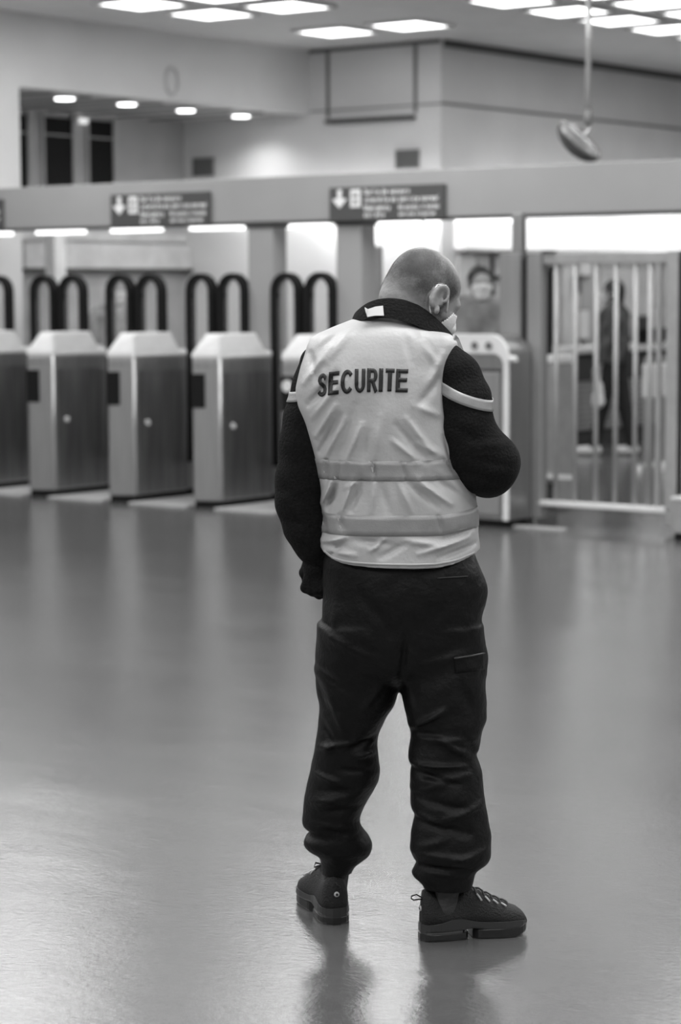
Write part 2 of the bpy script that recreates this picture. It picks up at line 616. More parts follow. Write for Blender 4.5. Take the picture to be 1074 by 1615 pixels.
for n, (lab) in enumerate(('lit strip lamp under the header beam above the far left lane',
                           'lit strip lamp under the beam, left of the small entrance sign',
                           'lit strip lamp under the beam, below the small entrance sign',
                           'lit strip lamp under the beam between sign and grey column',
                           'lit strip lamp under the beam between the two grey columns',
                           'lit strip lamp under the wide entrance sign',
                           'lit strip lamp under the beam left of the gate post')):
    r0 = -3.42 + 0.84 * n - 0.2 + 0.0
    t = thing('strip_lamp', lab, 'lamp', r0 - 0.02, 0.95, 0, group='strip lamps under the header beam')
    MB().box(0, 0.50, 0, 0.12, 2.088, 2.13).build('housing', M['steel_l'], t)
    MB().box(0.01, 0.49, 0.01, 0.11, 2.06, 2.088).build('tube_cover', M['tube'], t)
    for bx_ in (0.1, 0.38):
        MB().box(bx_, bx_ + 0.03, -0.028, 0.0, 2.10, 2.13).build('bracket', M['dark'], t)


# ---- lettering made of strokes in a unit cell
def arc(cx, cy, rx, ry, a0, a1, n=10):
    return [(cx + rx * math.cos(math.radians(a0 + (a1 - a0) * k / n)), cy + ry * math.sin(math.radians(a0 + (a1 - a0) * k / n))) for k in range(n + 1)]


T_ = 0.12
GL = {
    'S': [[(0.90, 0.74)] + arc(0.5, 0.71, 0.36, 0.19, 15, 180, 8) + [(0.22, 0.60), (0.5, 0.51), (0.78, 0.41)] + arc(0.5, 0.28, 0.38, 0.19, 0, -165, 9)],
    'E': [[(0.14, 0.0), (0.14, 1.0)], [(0.14, 0.91), (0.92, 0.91)], [(0.14, 0.53), (0.86, 0.53)], [(0.14, 0.09), (0.95, 0.09)]],
    'C': [arc(0.52, 0.5, 0.38, 0.41, 38, 322, 18)],
    'U': [[(0.14, 1.0), (0.14, 0.36)] + arc(0.5, 0.36, 0.36, 0.27, 180, 360, 10) + [(0.86, 1.0)]],
    'R': [[(0.14, 0.0), (0.14, 1.0)], [(0.14, 0.91), (0.60, 0.91)] + arc(0.60, 0.70, 0.24, 0.21, 80, -80, 8) + [(0.60, 0.49), (0.14, 0.49)], [(0.50, 0.49), (0.90, 0.0)]],
    'I': [[(0.5, 0.0), (0.5, 1.0)]],
    'T': [[(0.5, 0.0), (0.5, 1.0)], [(0.0, 0.91), (1.0, 0.91)]],
    'o': [arc(0.5, 0.35, 0.36, 0.30, 0, 360, 14)],
    'n': [[(0.14, 0.0), (0.14, 0.68)], [(0.14, 0.45)] + arc(0.48, 0.38, 0.34, 0.26, 170, 0, 8) + [(0.82, 0)]],
    'm': [[(0.1, 0.0), (0.1, 0.68)], [(0.1, 0.6), (0.4, 0.62), (0.48, 0.45), (0.48, 0)], [(0.48, 0.5), (0.6, 0.62), (0.82, 0.6), (0.88, 0.45), (0.88, 0)]],
    'l': [[(0.5, 0.0), (0.5, 1.0)]],
    'i': [[(0.5, 0.0), (0.5, 0.68)], [(0.5, 0.84), (0.5, 0.98)]],
    'd': [arc(0.45, 0.35, 0.34, 0.30, 0, 360, 14), [(0.82, 0.0), (0.82, 1.0)]],
    't': [[(0.45, 0.95), (0.45, 0.1), (0.8, 0.04)], [(0.15, 0.68), (0.8, 0.68)]],
    'e': [[(0.14, 0.36), (0.86, 0.36)] + arc(0.5, 0.35, 0.36, 0.30, 0, 310, 14)],
    'r': [[(0.2, 0.0), (0.2, 0.68)], [(0.2, 0.4), (0.45, 0.64), (0.8, 0.62)]],
    's': [[(0.85, 0.58), (0.5, 0.66), (0.18, 0.52), (0.5, 0.36), (0.82, 0.2), (0.5, 0.03), (0.14, 0.1)]],
    'a': [[(0.2, 0.6), (0.5, 0.66), (0.8, 0.52), (0.8, 0.0)], [(0.8, 0.38), (0.3, 0.34), (0.16, 0.17), (0.4, 0.03), (0.8, 0.14)]],
    'u': [[(0.16, 0.68), (0.16, 0.25), (0.35, 0.05), (0.65, 0.05), (0.84, 0.25)], [(0.84, 0.0), (0.84, 0.68)]],
    'v': [[(0.08, 0.68), (0.5, 0.0), (0.92, 0.68)]],
    'c': [arc(0.52, 0.35, 0.36, 0.30, 45, 315, 12)],
    'p': [arc(0.5, 0.35, 0.34, 0.30, 0, 360, 14), [(0.14, 0.68), (0.14, -0.3)]],
    'b': [arc(0.5, 0.35, 0.34, 0.30, 0, 360, 14), [(0.14, 1.0), (0.14, 0)]],
    'g': [arc(0.5, 0.35, 0.34, 0.30, 0, 360, 14), [(0.84, 0.68), (0.84, -0.1), (0.5, -0.28), (0.2, -0.2)]],
    'y': [[(0.1, 0.68), (0.5, 0.02)], [(0.9, 0.68), (0.3, -0.28)]],
    'x': [[(0.1, 0.68), (0.9, 0.0)], [(0.9, 0.68), (0.1, 0.0)]],
    'z': [[(0.12, 0.62), (0.86, 0.62), (0.12, 0.06), (0.88, 0.06)]],
    'N': [[(0.14, 0), (0.14, 1), (0.86, 0), (0.86, 1)]],
    'P': [[(0.14, 0), (0.14, 1)], [(0.14, 0.91), (0.6, 0.91)] + arc(0.6, 0.7, 0.24, 0.21, 80, -80, 8) + [(0.6, 0.49), (0.14, 0.49)]],
}


def strokes(ch, tx, ty, sub=0.12):
    """quads of the strokes of a glyph in the unit cell; tx, ty = half stroke thickness"""
    out = []
    for pl in GL[ch]:
        pts = []
        for a, b in zip(pl[:-1], pl[1:]):
            n = max(1, int(math.hypot(b[0] - a[0], b[1] - a[1]) / sub))
            for k in range(n):
                pts.append((a[0] + (b[0] - a[0]) * k / n, a[1] + (b[1] - a[1]) * k / n))
        pts.append(pl[-1])
        rows = []
        for i, p in enumerate(pts):
            a = pts[max(0, i - 1)]
            b = pts[min(len(pts) - 1, i + 1)]
            dx, dy = b[0] - a[0], b[1] - a[1]
            l = math.hypot(dx, dy) or 1
            nx, ny = -dy / l * tx, dx / l * ty
            rows.append(((p[0] + nx, p[1] + ny), (p[0], p[1]), (p[0] - nx, p[1] - ny)))
        out.append(rows)
    return out


def flat_text(mb, text, x, z, h, w_ratio=0.62, y=-0.006):
    for ch in text:
        if ch == ' ':
            x += h * 0.4
            continue
        w = h * (0.3 if ch in 'ilI' else w_ratio)
        for rows in strokes(ch, 0.17, 0.13, 0.5):
            vs = []
            for r in rows:
                vs += [(x + r[2][0] * w, y, z + r[2][1] * h), (x + r[0][0] * w, y, z + r[0][1] * h)]
            mb.add(vs, [(2 * i, 2 * i + 2, 2 * i + 3, 2 * i + 1) for i in range(len(rows) - 1)])
        x += w * 1.22
    return x


def sign(label, r0, r1, z0, z1, cut=False):
    w, h = r1 - r0, z1 - z0
    t = thing('direction_sign', label, 'sign', r0, BP - 0.03, z0, group='entrance signs on the header beam')
    MB().box(0, w, 0, 0.03, 0, h).build('sign_board', M['sign'], t, bevel=0.004)
    s = h / 0.25
    a = MB()
    cx = 0.085 * w / 0.99 + 0.01
    a.box(cx - 0.018, cx + 0.018, -0.006, 0, h * 0.66, h * 0.93)
    a.prism_y([(cx - 0.062, h * 0.66), (cx - 0.062, h * 0.62), (cx, h * 0.38), (cx + 0.062, h * 0.62), (cx + 0.062, h * 0.66), (cx + 0.02, h * 0.60), (cx + 0.02, h * 0.72), (cx - 0.02, h * 0.72), (cx - 0.02, h * 0.60)][0:5], -0.006, 0)
    a.build('down_arrow', M['sign_w'], t)
    b = MB()
    bx = cx + 0.10
    b.box(bx, bx + 0.09, -0.006, 0, h * 0.40, h * 0.92)
    b.build('ticket_symbol', M['sign_w'], t)
    MB().box(bx + 0.028, bx + 0.062, -0.009, -0.005, h * 0.5, h * 0.62).box(bx + 0.02, bx + 0.07, -0.009, -0.005, h * 0.70, h * 0.80).build('symbol_detail', M['vent'], t)
    tx = MB()
    x0 = bx + 0.125
    hh = h * 0.155
    flat_text(tx, 'Sortie de secours', x0, h * 0.76, hh, 0.56)
    flat_text(tx, 'Interdite en service normal', x0, h * 0.53, hh, 0.60)
    flat_text(tx, 'Emergency', x0, h * 0.30, hh * 0.95, 0.60)
    flat_text(tx, 'No access in normal', x0 + 0.30 * w, h * 0.30, hh * 0.95, 0.47)
    flat_text(tx, 'exit only', x0, h * 0.10, hh * 0.9, 0.60)
    flat_text(tx, 'service situation', x0 + 0.30 * w, h * 0.10, hh * 0.9, 0.50)
    tx.build('sign_text', M['sign_w'], t)


sign('dark entrance sign with white arrow and text, the smaller one at left', -1.679, -0.66, 2.09, 2.345)
sign('dark entrance sign with white arrow and text above the guard head', 0.493, 1.515, 2.09, 2.335)
sign('end of a dark entrance sign cut by the left edge', -3.90, -2.885, 2.09, 2.345)

# ================================================================== TURNSTILES
def turnstile(label, r, hidden=False):
    t = thing('turnstile', label, 'turnstile', r, 0, 0, group='steel ticket turnstiles in a row')
    L = 1.55
    poly = [(0, 0), (0, 0.60), (-0.075, 0.64), (-0.075, L), (-0.255, L), (-0.26, 0.0), (-0.20, -0.085)]
    poly = poly[::-1]
    ins = [(x * 0.93 - 0.012, y * 0.985 + 0.015) for x, y in poly]
    MB().prism(poly, 0.05, 1.10).build('cabinet_body', M['steel'], t, bevel=0.012)
    MB().prism(ins, 0.0, 0.05).build('plinth', M['black'], t)
    # side cladding with panel joints, shade darkened into the panel steel
    MB().box(0.0, 0.006, 0.035, 0.36, 0.07, 0.99).build('side_panel', M['steel_d'], t, bevel=0.003)
    MB().box(0.0, 0.006, 0.375, 0.59, 0.07, 0.99).build('side_panel', M['steel_d'], t, bevel=0.003)
    MB().box(0.0, 0.006, 0.035, 0.59, 1.0, 1.09).build('top_band', M['steel'], t, bevel=0.003)
    MB().tube([(-0.006, 0.0, 0.06), (-0.006, 0.0, 1.10)], 0.014, 10).build('edge_highlight', M['steel_l'], t, smooth=True)  # pale strip put in for the bright reflection along the front corner
    # white top
    lower = [(x * 1.02 + 0.004, y - 0.006) for x, y in poly]
    MB().prism(lower, 1.10, 1.135).build('deck', M['cap'], t, bevel=0.006)
    base = [(-0.205, -0.075), (0, 0), (0, 0.52), (-0.255, 0.52), (-0.255, 0.0)]
    top = [(-0.135, 0.0), (-0.004, 0.03), (-0.004, 0.42), (-0.16, 0.42), (-0.16, 0.06)]
    MB().frustum(base, top, 1.135, 1.275).build('sloped_hood', M['cap'], t, bevel=0.008)
    MB().box(-0.004, 0.01, 0.0, 0.03, 1.135, 1.262).build('hood_edge', M['cap'], t, bevel=0.004)
    # reader slot panel on the slanted front
    a, b = np.array([-0.20, -0.085]), np.array([0.0, 0.0])
    d = (b - a) / np.linalg.norm(b - a)
    nrm = np.array([d[1], -d[0]])

    def fr(s0, s1, o0, o1, z0, z1):
        ps = [a + d * s0 + nrm * o0, a + d * s1 + nrm * o0, a + d * s1 + nrm * o1, a + d * s0 + nrm * o1]
        return MB().prism([tuple(q) for q in ps][::-1], z0, z1)
    fr(-0.008, 0.098, -0.002, 0.012, 0.735, 0.985).build('reader_panel', M['black'], t, bevel=0.004)
    fr(0.0, 0.21, 0.0, 0.003, 1.035, 1.045).build('front_joint', M['steel_d'], t)
    # small white dot on the side
    MB().tube([(0.002, 0.13, 0.60), (0.016, 0.13, 0.60)], 0.022, 16).build('side_dot', M['cap'], t)
    return t


def arch_leaf(label, r, p=0.70):
    """padded door leaf: inverted-U rubber frame with a pane"""
    t = thing('barrier_door', label, 'door leaf', r, p, 0, group='arched barrier doors across the lanes')
    w, top, bot = 0.272, 1.722, 0.30
    th = 0.046
    rr = w / 2 - th / 2
    pts = [(th / 2, 0, bot), (th / 2, 0, bot + 0.4), (th / 2, 0, 1.2), (th / 2, 0, top - th / 2 - rr)]
    for k in range(1, 12):
        a = math.pi - math.pi * k / 12
        pts.append((w / 2 + rr * math.cos(a), 0, top - th / 2 - rr + rr * math.sin(a)))
    pts += [(w - th / 2, 0, top - th / 2 - rr), (w - th / 2, 0, 1.2), (w - th / 2, 0, bot + 0.4), (w - th / 2, 0, bot)]
    # rectangular section frame: sweep a box-like tube
    mb = MB()
    vs = []
    n = len(pts)
    for i, q in enumerate(pts):
        a = Vector(pts[max(0, i - 1)])
        b = Vector(pts[min(n - 1, i + 1)])
        tv = (b - a).normalized()
        nv = Vector((tv.z, 0, -tv.x))
        c = Vector(q)
        for so, sy in ((-1, -1), (1, -1), (1, 1), (-1, 1)):
            vs.append(c + nv * so * th / 2 + Vector((0, sy * 0.042, 0)))
    fs = []
    for i in range(n - 1):
        for k in range(4):
            l = (k + 1) % 4
            fs.append((i * 4 + k, i * 4 + l, i * 4 + 4 + l, i * 4 + 4 + k))
    fs += [(3, 2, 1, 0), tuple((n - 1) * 4 + k for k in range(4))]
    mb.add(vs, fs)
    mb.box(0.0, w, -0.033, 0.033, bot - 0.035, bot)
    mb.build('rubber_frame', M['black'], t, bevel=0.008)
    z0 = top - th - rr - 0.01
    MB().box(th - 0.004, th + 0.016, -0.02, 0.02, z0 - 0.01, z0 + 0.012).build('pane_clip', M['black'], t)
    MB().box(w - th - 0.016, w - th + 0.004, -0.02, 0.02, z0 - 0.01, z0 + 0.012).build('pane_clip', M['black'], t)
    g = [(th - 0.005, bot), (w - th + 0.005, bot), (w - th + 0.005, z0)]
    for k in range(1, 12):
        a = math.pi * k / 12
        g.append((w / 2 + (rr - th / 2 + 0.004) * math.cos(a), top - th / 2 - rr + (rr - th / 2 + 0.004) * math.sin(a)))
    g.append((th - 0.005, z0))
    MB().prism_y(g, -0.004, 0.004).build('pane', M['glass'], t)
    return t


ts_lab = {-3: 'steel turnstile cut by the left edge, only its flank showing',
          -2: 'steel turnstile with dark reader, leftmost one seen whole',
          -1: 'steel turnstile with dark reader, second from left of the whole ones',
          0: 'steel turnstile with dark reader, third from left, just left of the guard arm',
          1: 'steel turnstile half hidden behind the guard left elbow'}
for i in (-3, -2, -1, 0, 1):
    turnstile(ts_lab[i], 0.84 * i)
lane_words = ('far left lane, cut by the frame edge', 'second lane from the left edge', 'lane below the smaller entrance sign', 'lane left of the first grey column', 'lane between the two grey columns')
for n, i in enumerate((-3, -2, -1, 0, 1)):
    c = 0.84 * i
    if n > 0:
        arch_leaf('black arched barrier door, left leaf in the ' + lane_words[n], c - 0.905)
    arch_leaf('black arched barrier door, right leaf in the ' + lane_words[n], c - 0.585)
    # pale plate on the lane floor
    single(MB().box(0.0, 0.55, 0, 1.2, 0, 0.012), 'floor_plate', M['plate'], 'pale metal floor plate in the ' + lane_words[n], 'floor plate', c - 0.83, -0.10, 0, group='pale floor plates in the lanes')

# white disc badge on the reader of the turnstile next to the guard
single(MB().tube([(0, -0.012, 0), (0, 0.0, 0)], 0.042, 24), 'round_sticker', M['cap'], 'white round sticker on the reader beside the guard left elbow', 'sticker', 0.84 - 0.152, -0.085, 0.915)

# ---- wide luggage gate cabinet to the right of the guard
t = thing('wide_turnstile', 'wide steel access cabinet with rounded white hood and two dark dots, right of the guard', 'turnstile', 1.72, 0, 0)
w, hT, rad = 0.76, 1.285, 0.14


def arch_prof(w, x0, top, rad, bot, n=8):
    p = [(x0, bot)]
    p += [(x0 + rad + rad * math.cos(math.pi - math.pi / 2 * k / n), top - rad + rad * math.sin(math.pi - math.pi / 2 * k / n)) for k in range(n + 1)]
    p += [(x0 + w - rad + rad * math.cos(math.pi / 2 - math.pi / 2 * k / n), top - rad + rad * math.sin(math.pi / 2 - math.pi / 2 * k / n)) for k in range(n + 1)]
    p.append((x0 + w, bot))
    return p


MB().prism_y(arch_prof(w, 0, hT, rad, 0.05), 0.02, 0.28).build('cabinet_body', M['steel'], t)
outer = arch_prof(w, 0, hT + 0.006, rad, 0.05)
inner = arch_prof(w - 0.07, 0.035, hT - 0.125, 0.075, 0.05)
mb = MB()
n = len(outer)
mb.add([(x, 0, z) for x, z in outer] + [(x, 0, z) for x, z in inner] + [(x, 0.03, z) for x, z in outer] + [(x, 0.03, z) for x, z in inner],
       [(i, i + 1, n + i + 1, n + i) for i in range(n - 1)] + [(2 * n + i + 1, 2 * n + i, 3 * n + i, 3 * n + i + 1) for i in range(n - 1)] +
       [(i + 1, i, 2 * n + i, 2 * n + i + 1) for i in range(n - 1)] + [(n + i, n + i + 1, 3 * n + i + 1, 3 * n + i) for i in range(n - 1)] +
       [(0, n, 3 * n, 2 * n), (n - 1, 3 * n - 1, 4 * n - 1, 2 * n - 1)])
mb.build('white_hood', M['cap'], t, bevel=0.004)
MB().box(0.06, w - 0.065, 0.0, 0.03, 0.08, 1.04).build('front_panel', M['panel'], t, bevel=0.01)
MB().box(0.06, w - 0.065, 0.004, 0.028, 1.045, 1.06).build('panel_joint', M['dark'], t)
for dx in (0.50, 0.613):
    MB().tube([(dx, -0.008, 1.215), (dx, 0.01, 1.215)], 0.026, 18).build('indicator', M['joint'], t)
MB().box(0.02, w - 0.02, 0.04, 0.26, 0, 0.05).build('plinth', M['black'], t)
MB().tube([(w, 0.03, 1.13), (w + 0.05, 0.03, 1.13)], 0.02, 12).build('knob', M['cap'], t)

# ---- tall steel cylinder behind the lanes
q = hp(588.5, 388, 2.2)
t = thing('steel_cylinder', 'tall grey steel cylinder left of the guard head, behind the gates', 'cylinder', q[0], 2.2, 0)
MB().lathe([(0.078, 0), (0.078, 1.93), (0.07, 1.94)], seg=28).build('drum', M['galv'], t, smooth=False)
MB().lathe([(0.082, 1.55), (0.082, 1.56)], seg=28).build('ring', M['steel_d'], t)

# ================================================================== BARRED GATE AND POSTS
GP = 0.30
t = thing('gate_post', 'tall grey steel gate post reaching the header beam, right of the guard', 'post', 2.22, GP, 0)
MB().box(0, 0.165, 0, 0.14, 0, 1.83).build('post_body', M['panel'], t, bevel=0.006)
MB().box(0.085, 0.165, 0.02, 0.08, 1.83, 2.10).build('post_head', M['steel'], t, bevel=0.006)
MB().box(-0.02, 0.18, -0.02, 0.16, 0, 0.03).build('foot_plate', M['dark'], t)
t = thing('barred_gate', 'pale steel gate of upright bars, closed, right of the guard', 'gate', 2.415, GP, 0)
MB().box(0, 0.022, 0.01, 0.08, 0.06, 1.82).build('hinge_gap_strip', M['black'], t)
MB().box(0.025, 0.135, 0, 0.09, 0.05, 1.83).build('hinge_stile', M['panel'], t, bevel=0.005)
gx = [hp(u, 600, GP)[0] - 2.415 for u in (872, 902, 935, 966, 997, 1020)]
MB().box(0.135, 1.12, 0.02, 0.07, 1.755, 1.825).build('top_rail', M['galv'], t, bevel=0.005)
MB().box(0.10, 1.12, 0.0, 0.07, 0.135, 0.17).build('bottom_rail', M['cap'], t, bevel=0.005)
for x in gx[:]:
    MB().tube([(x, 0.04, 0.16), (x, 0.04, 1.77)], 0.0165, 12).build('bar', M['galv'], t, smooth=True)
MB().box(gx[4] + 0.16, gx[4] + 0.19, 0.025, 0.055, 0.16, 1.77).build('bar', M['galv'], t)
MB().box(1.085, 1.17, 0.0, 0.08, 0.05, 1.83).build('lock_stile', M['galv'], t, bevel=0.005)
MB().box(0.14, 0.22, 0.0, 0.06, 1.83, 1.845).build('hinge_arm', M['dark'], t)
MB().tube([(gx[4] - 0.0, 0.04, 1.16), (gx[4] + 0.02, 0.04, 1.16)], 0.02, 10).build('latch_boss', M['galv'], t) if False else None
t = thing('gate_post', 'grey steel closing post at the right edge, with a low pale block at its foot', 'post', 3.60, 0.30, 0)
MB().box(0.0, 0.02, 0.0, 0.08, 0.0, 1.83).build('gap_strip', M['black'], t)
MB().box(0.02, 0.30, 0, 0.12, 0, 1.84).build('post_body', M['panel'], t, bevel=0.006)
t = thing('low_block', 'low pale box with black skirting at the right edge below the post', 'box', 3.725, 0.0, 0)
MB().box(0, 0.5, 0, 0.28, 0.045, 0.26).build('box_body', M['galv'], t, bevel=0.006)
MB().box(0.01, 0.49, 0.01, 0.27, 0, 0.045).build('skirting', M['black'], t)
MB().box(-0.01, 0.51, -0.01, 0.29, 0.26, 0.275).build('lid', M['cap'], t)
# floor kerb under the gate
single(MB().box(0, 0.75, 0, 0.05, 0, 0.012), 'floor_strip', M['plate'], 'thin pale metal strip on the floor in front of the gate post', 'strip', 2.10, 0.10, 0)

# ---- steel cabinet behind the gate with its black barrier edge
q0, q1 = hp(846, 560, 1.2), hp(894, 560, 1.2)
t = thing('exit_cabinet', 'pale steel cabinet with white top behind the gate bars', 'cabinet', q0[0], 1.2, 0)
w = (q1[0] - q0[0]) * 0.72
MB().box(0, w, 0, 0.22, 0.02, 1.06).build('cabinet_body', M['galv'], t, bevel=0.01)
MB().box(-0.01, w + 0.01, -0.01, 0.23, 1.06, 1.12).build('white_top', M['cap'], t, bevel=0.01)
MB().box(0.0, 0.32, -0.03, -0.005, 0.235, 0.265).build('front_rail', M['cap'], t)
MB().box(0, w, -0.005, 0.0, 0.02, 0.2).build('kick_plate', M['plinth'], t)
q = hp(857, 480, 1.2)
t = thing('barrier_edge', 'upright black rubber edge standing on the pale cabinet behind the gate', 'door edge', q[0] - 0.03, 1.25, 1.12)
MB().box(0.005, 0.045, 0, 0.06, 0.0, 0.62).build('rubber_edge', M['black'], t, bevel=0.01)
MB().box(-0.03, 0.075, -0.01, 0.07, 0.60, 0.63).build('top_bracket', M['dark'], t)
MB().box(-0.06, -0.02, 0.02, 0.05, 0, 0.60).build('side_guard', M['galv'], t)

# ================================================================== TICKET HALL BEHIND THE GATE
# lit fascia along the right wall
za = 1.99
t = thing('backlit_fascia', 'long glowing white light box along the rear wall, right of the guard head', 'light box', -2.0, 5.98, 0)
for k in range(5):
    MB().box(0.0, 0.12, k * 1.9, k * 1.9 + 1.88, za, 2.42).build('lit_panel', M['fascia'], t)
MB().box(0, 0.16, 0, 9.5, 2.42, 2.46).box(0, 0.14, 0, 9.5, za - 0.03, za).build('frame', M['board'], t)
# wall panels under the fascia
mb = MB()
rp_ = ((6.05, 6.75, 'grey'), (6.8, 7.5, 'dark'), (7.55, 8.2, 'grey'))
t = thing('shopfront', 'row of grey doors and pale panels on the rear wall under the light box', 'shopfront', -2.0, 6.0, 0)
for k, (y0, y1, mm) in enumerate(((0.0, 0.30, 'board'), (0.34, 0.80, 'wall_grey'), (0.84, 1.4, 'wall_grey'), (1.44, 1.9, 'galv'), (1.94, 2.3, 'board'), (2.34, 2.7, 'wall_grey'),
                                 (2.74, 3.6, 'board'), (3.64, 4.4, 'board'), (4.44, 5.6, 'wall_grey'), (5.64, 8.0, 'board'))):
    MB().box(0, 0.05, y0, y1, 0.05, 1.93).build('panel', M[mm], t, bevel=0.006)
MB().box(0.05, 0.07, 0.55, 0.60, 1.45, 1.93).box(0.05, 0.07, 0.34, 1.0, 1.68, 1.72).build('dark_bracket', M['dark'], t)
# small lit/white posters
for lab, u0, u1, v0, v1, m_, c_ in (('narrow white upright notice behind the gate, left of the walking person', 916, 929, 489, 534, 'cap', 'notice'),
                                ('dark narrow screen high on the rear wall, left of the walking person', 909, 915, 436, 461, 'dark', 'screen'),
                                ('pale poster high on the rear wall, above the narrow white notice', 916, 932, 412, 434, 'cap', 'poster'),
                                ('white upright notice at far right behind the gate', 1034, 1047, 484, 526, 'cap', 'notice'),
                                ('mottled grey poster on the rear wall right of the walking person', 1003, 1026, 500, 544, 'camo', 'poster')):
    a, b = hr(u0, v0, -1.90), hr(u1, v1, -1.90)
    t = thing('wall_notice' if c_ != 'screen' else 'screen', lab, c_, -1.90, a[1], b[2])
    MB().box(-0.025, 0.0, 0, b[1] - a[1], 0, a[2] - b[2]).build('face', M[m_], t)
    for zz_ in (-0.015, a[2] - b[2]):
        MB().box(-0.027, -0.005, -0.02, b[1] - a[1] + 0.02, zz_, zz_ + 0.015).build('edge_rail', M['vent'], t)

# counter with slatted front along P
q = loc(hz(917, 718)); q2 = loc(hz(1051, 690))
t = thing('ticket_counter', 'low counter with slatted front and dark skirting behind the walking person', 'counter', -1.15, 6.3, 0)
mb = MB()
mb.box(-0.5, -0.02, 0, 3.6, 0.16, 0.94)
mb.build('counter_body', M['shutter'], t)
mb = MB()
for k in range(9):
    mb.box(-0.02, 0.0, 0, 3.6, 0.17 + k * 0.055, 0.20 + k * 0.055)
mb.build('slats', M['panel'], t)
MB().box(-0.5, -0.03, 0.01, 3.59, 0, 0.16).build('skirting', M['plinth'], t)
MB().box(-0.55, 0.05, -0.03, 3.63, 0.94, 1.0).build('worktop', M['board'], t, bevel=0.01)
MB().box(-0.02, 0.004, 0.0, 3.6, 0.66, 0.93).build('dark_front', M['plinth'], t)
for lab, u0, u1 in (('black monitor on the counter just right of the walking person', 1005, 1027), ('black rounded monitor on the counter at far right behind the gate', 1035, 1051)):
    a, b = hr(u0, 560, -1.12), hr(u1, 560, -1.12)
    t = thing('monitor', lab, 'monitor', -1.12, a[1], 1.0)
    MB().box(-0.04, 0.0, 0, b[1] - a[1], 0.03, 0.17).build('screen_case', M['black'], t, bevel=0.01)
    MB().box(-0.06, 0.0, (b[1] - a[1]) / 2 - 0.06, (b[1] - a[1]) / 2 + 0.06, 0, 0.03).build('stand', M['dark'], t)

# bollards with white sleeves
for lab, u, v in (('pale post with a white sleeve, left of two beside the walking person', 1022, 737), ('pale post with a white sleeve, right of two beside the walking person', 1041, 733)):
    q = loc(hz(u, v))
    t = thing('barrier_post', lab, 'post', q[0], q[1], 0, group='pale barrier posts behind the gate')
    MB().lathe([(0.10, 0), (0.10, 0.02), (0.045, 0.04), (0.045, 0.98)], seg=20).build('tube', M['galv'], t)
    MB().lathe([(0.055, 0.62), (0.06, 0.64), (0.06, 0.90), (0.05, 0.92)], seg=20).build('white_sleeve', M['cap'], t)
q = loc(hz(1042, 745))
single(MB().box(0, 0.14, 0, 0.12, 0, 0.08), 'low_block', M['cap'], 'small white block on the floor behind the gate, near its lock side', 'block', q[0], q[1], 0, bevel=0.01)
q = loc(hz(1006, 744))
single(MB().lathe([(0.035, 0), (0.035, 0.03), (0.02, 0.05)], seg=16), 'floor_stud', M['cap'], 'tiny pale stud on the floor behind the gate', 'stud', q[0], q[1], 0)

# ================================================================== HANGING CONVEX MIRROR
A, B = hy(882, 193, 16), hy(945, 250, 16)
c = (A + B) / 2
rod_x = hy(930, 100, 16)[0]
t = thing('convex_mirror', 'round tilted convex mirror hanging from a rod below the ceiling, at right', 'mirror', world=tuple(c), rot=0)
Rm = np.linalg.norm(B - A) / 2
ax = (B - A) / np.linalg.norm(B - A)
d3 = Vector(ax)
nrm = Vector((-ax[2], 0, ax[0]))
if nrm.z < 0:
    nrm = -nrm
nrm = (nrm * 0.95 + Vector((0, -0.30, 0))).normalized()
qrot = nrm.to_track_quat('Z', 'Y')
dome = MB().lathe([(Rm * math.sin(a), -Rm * 0.55 * math.cos(a)) for a in [math.radians(3 + 87 * k / 10) for k in range(11)]], seg=40)
o = dome.build('mirror_dome', M['mirror_d'], t, smooth=True); o.rotation_mode = 'QUATERNION'; o.rotation_quaternion = qrot
bk = MB().lathe([(Rm * 1.0, 0.0), (Rm * 1.0, 0.015), (Rm * 0.90, 0.03), (Rm * 0.84, 0.022), (0.02, 0.03)], seg=40)
o = bk.build('back_shell', M['mirror'], t, smooth=False); o.rotation_mode = 'QUATERNION'; o.rotation_quaternion = qrot
rx = rod_x - c[0]
MB().tube([(rx, 0.08, hy(930, 190, 16)[2] - c[2]), (rx, 0.08, HC - c[2])], 0.021, 14).build('rod', M['steel_l'], t, smooth=True)
MB().tube([(rx, 0.08, hy(930, 196, 16)[2] - c[2]), (rx, 0.08, hy(930, 172, 16)[2] - c[2])], 0.026, 14).build('rod_sleeve', M['vent'], t, smooth=True)
MB().tube([(rx, 0.08, hy(930, 194, 16)[2] - c[2]), (rx + 0.01, 0.06, 0.08), (0.02, 0.02, 0.02)], 0.010, 10).build('swivel_arm', M['steel_l'], t, smooth=True)
MB().lathe([(0.05, HC - c[2] - 0.02), (0.05, HC - c[2])], cx=rx, cy=0.08, seg=20).build('ceiling_rose', M['cap'], t)

# ================================================================== IMPLICIT SURFACES FOR FIGURES
BIG = 9.0


def smin(a, b, k):
    if k <= 0:
        return np.minimum(a, b)
    h = np.clip(0.5 + 0.5 * (b - a) / k, 0, 1)
    return b * (1 - h) + a * h - k * h * (1 - h)


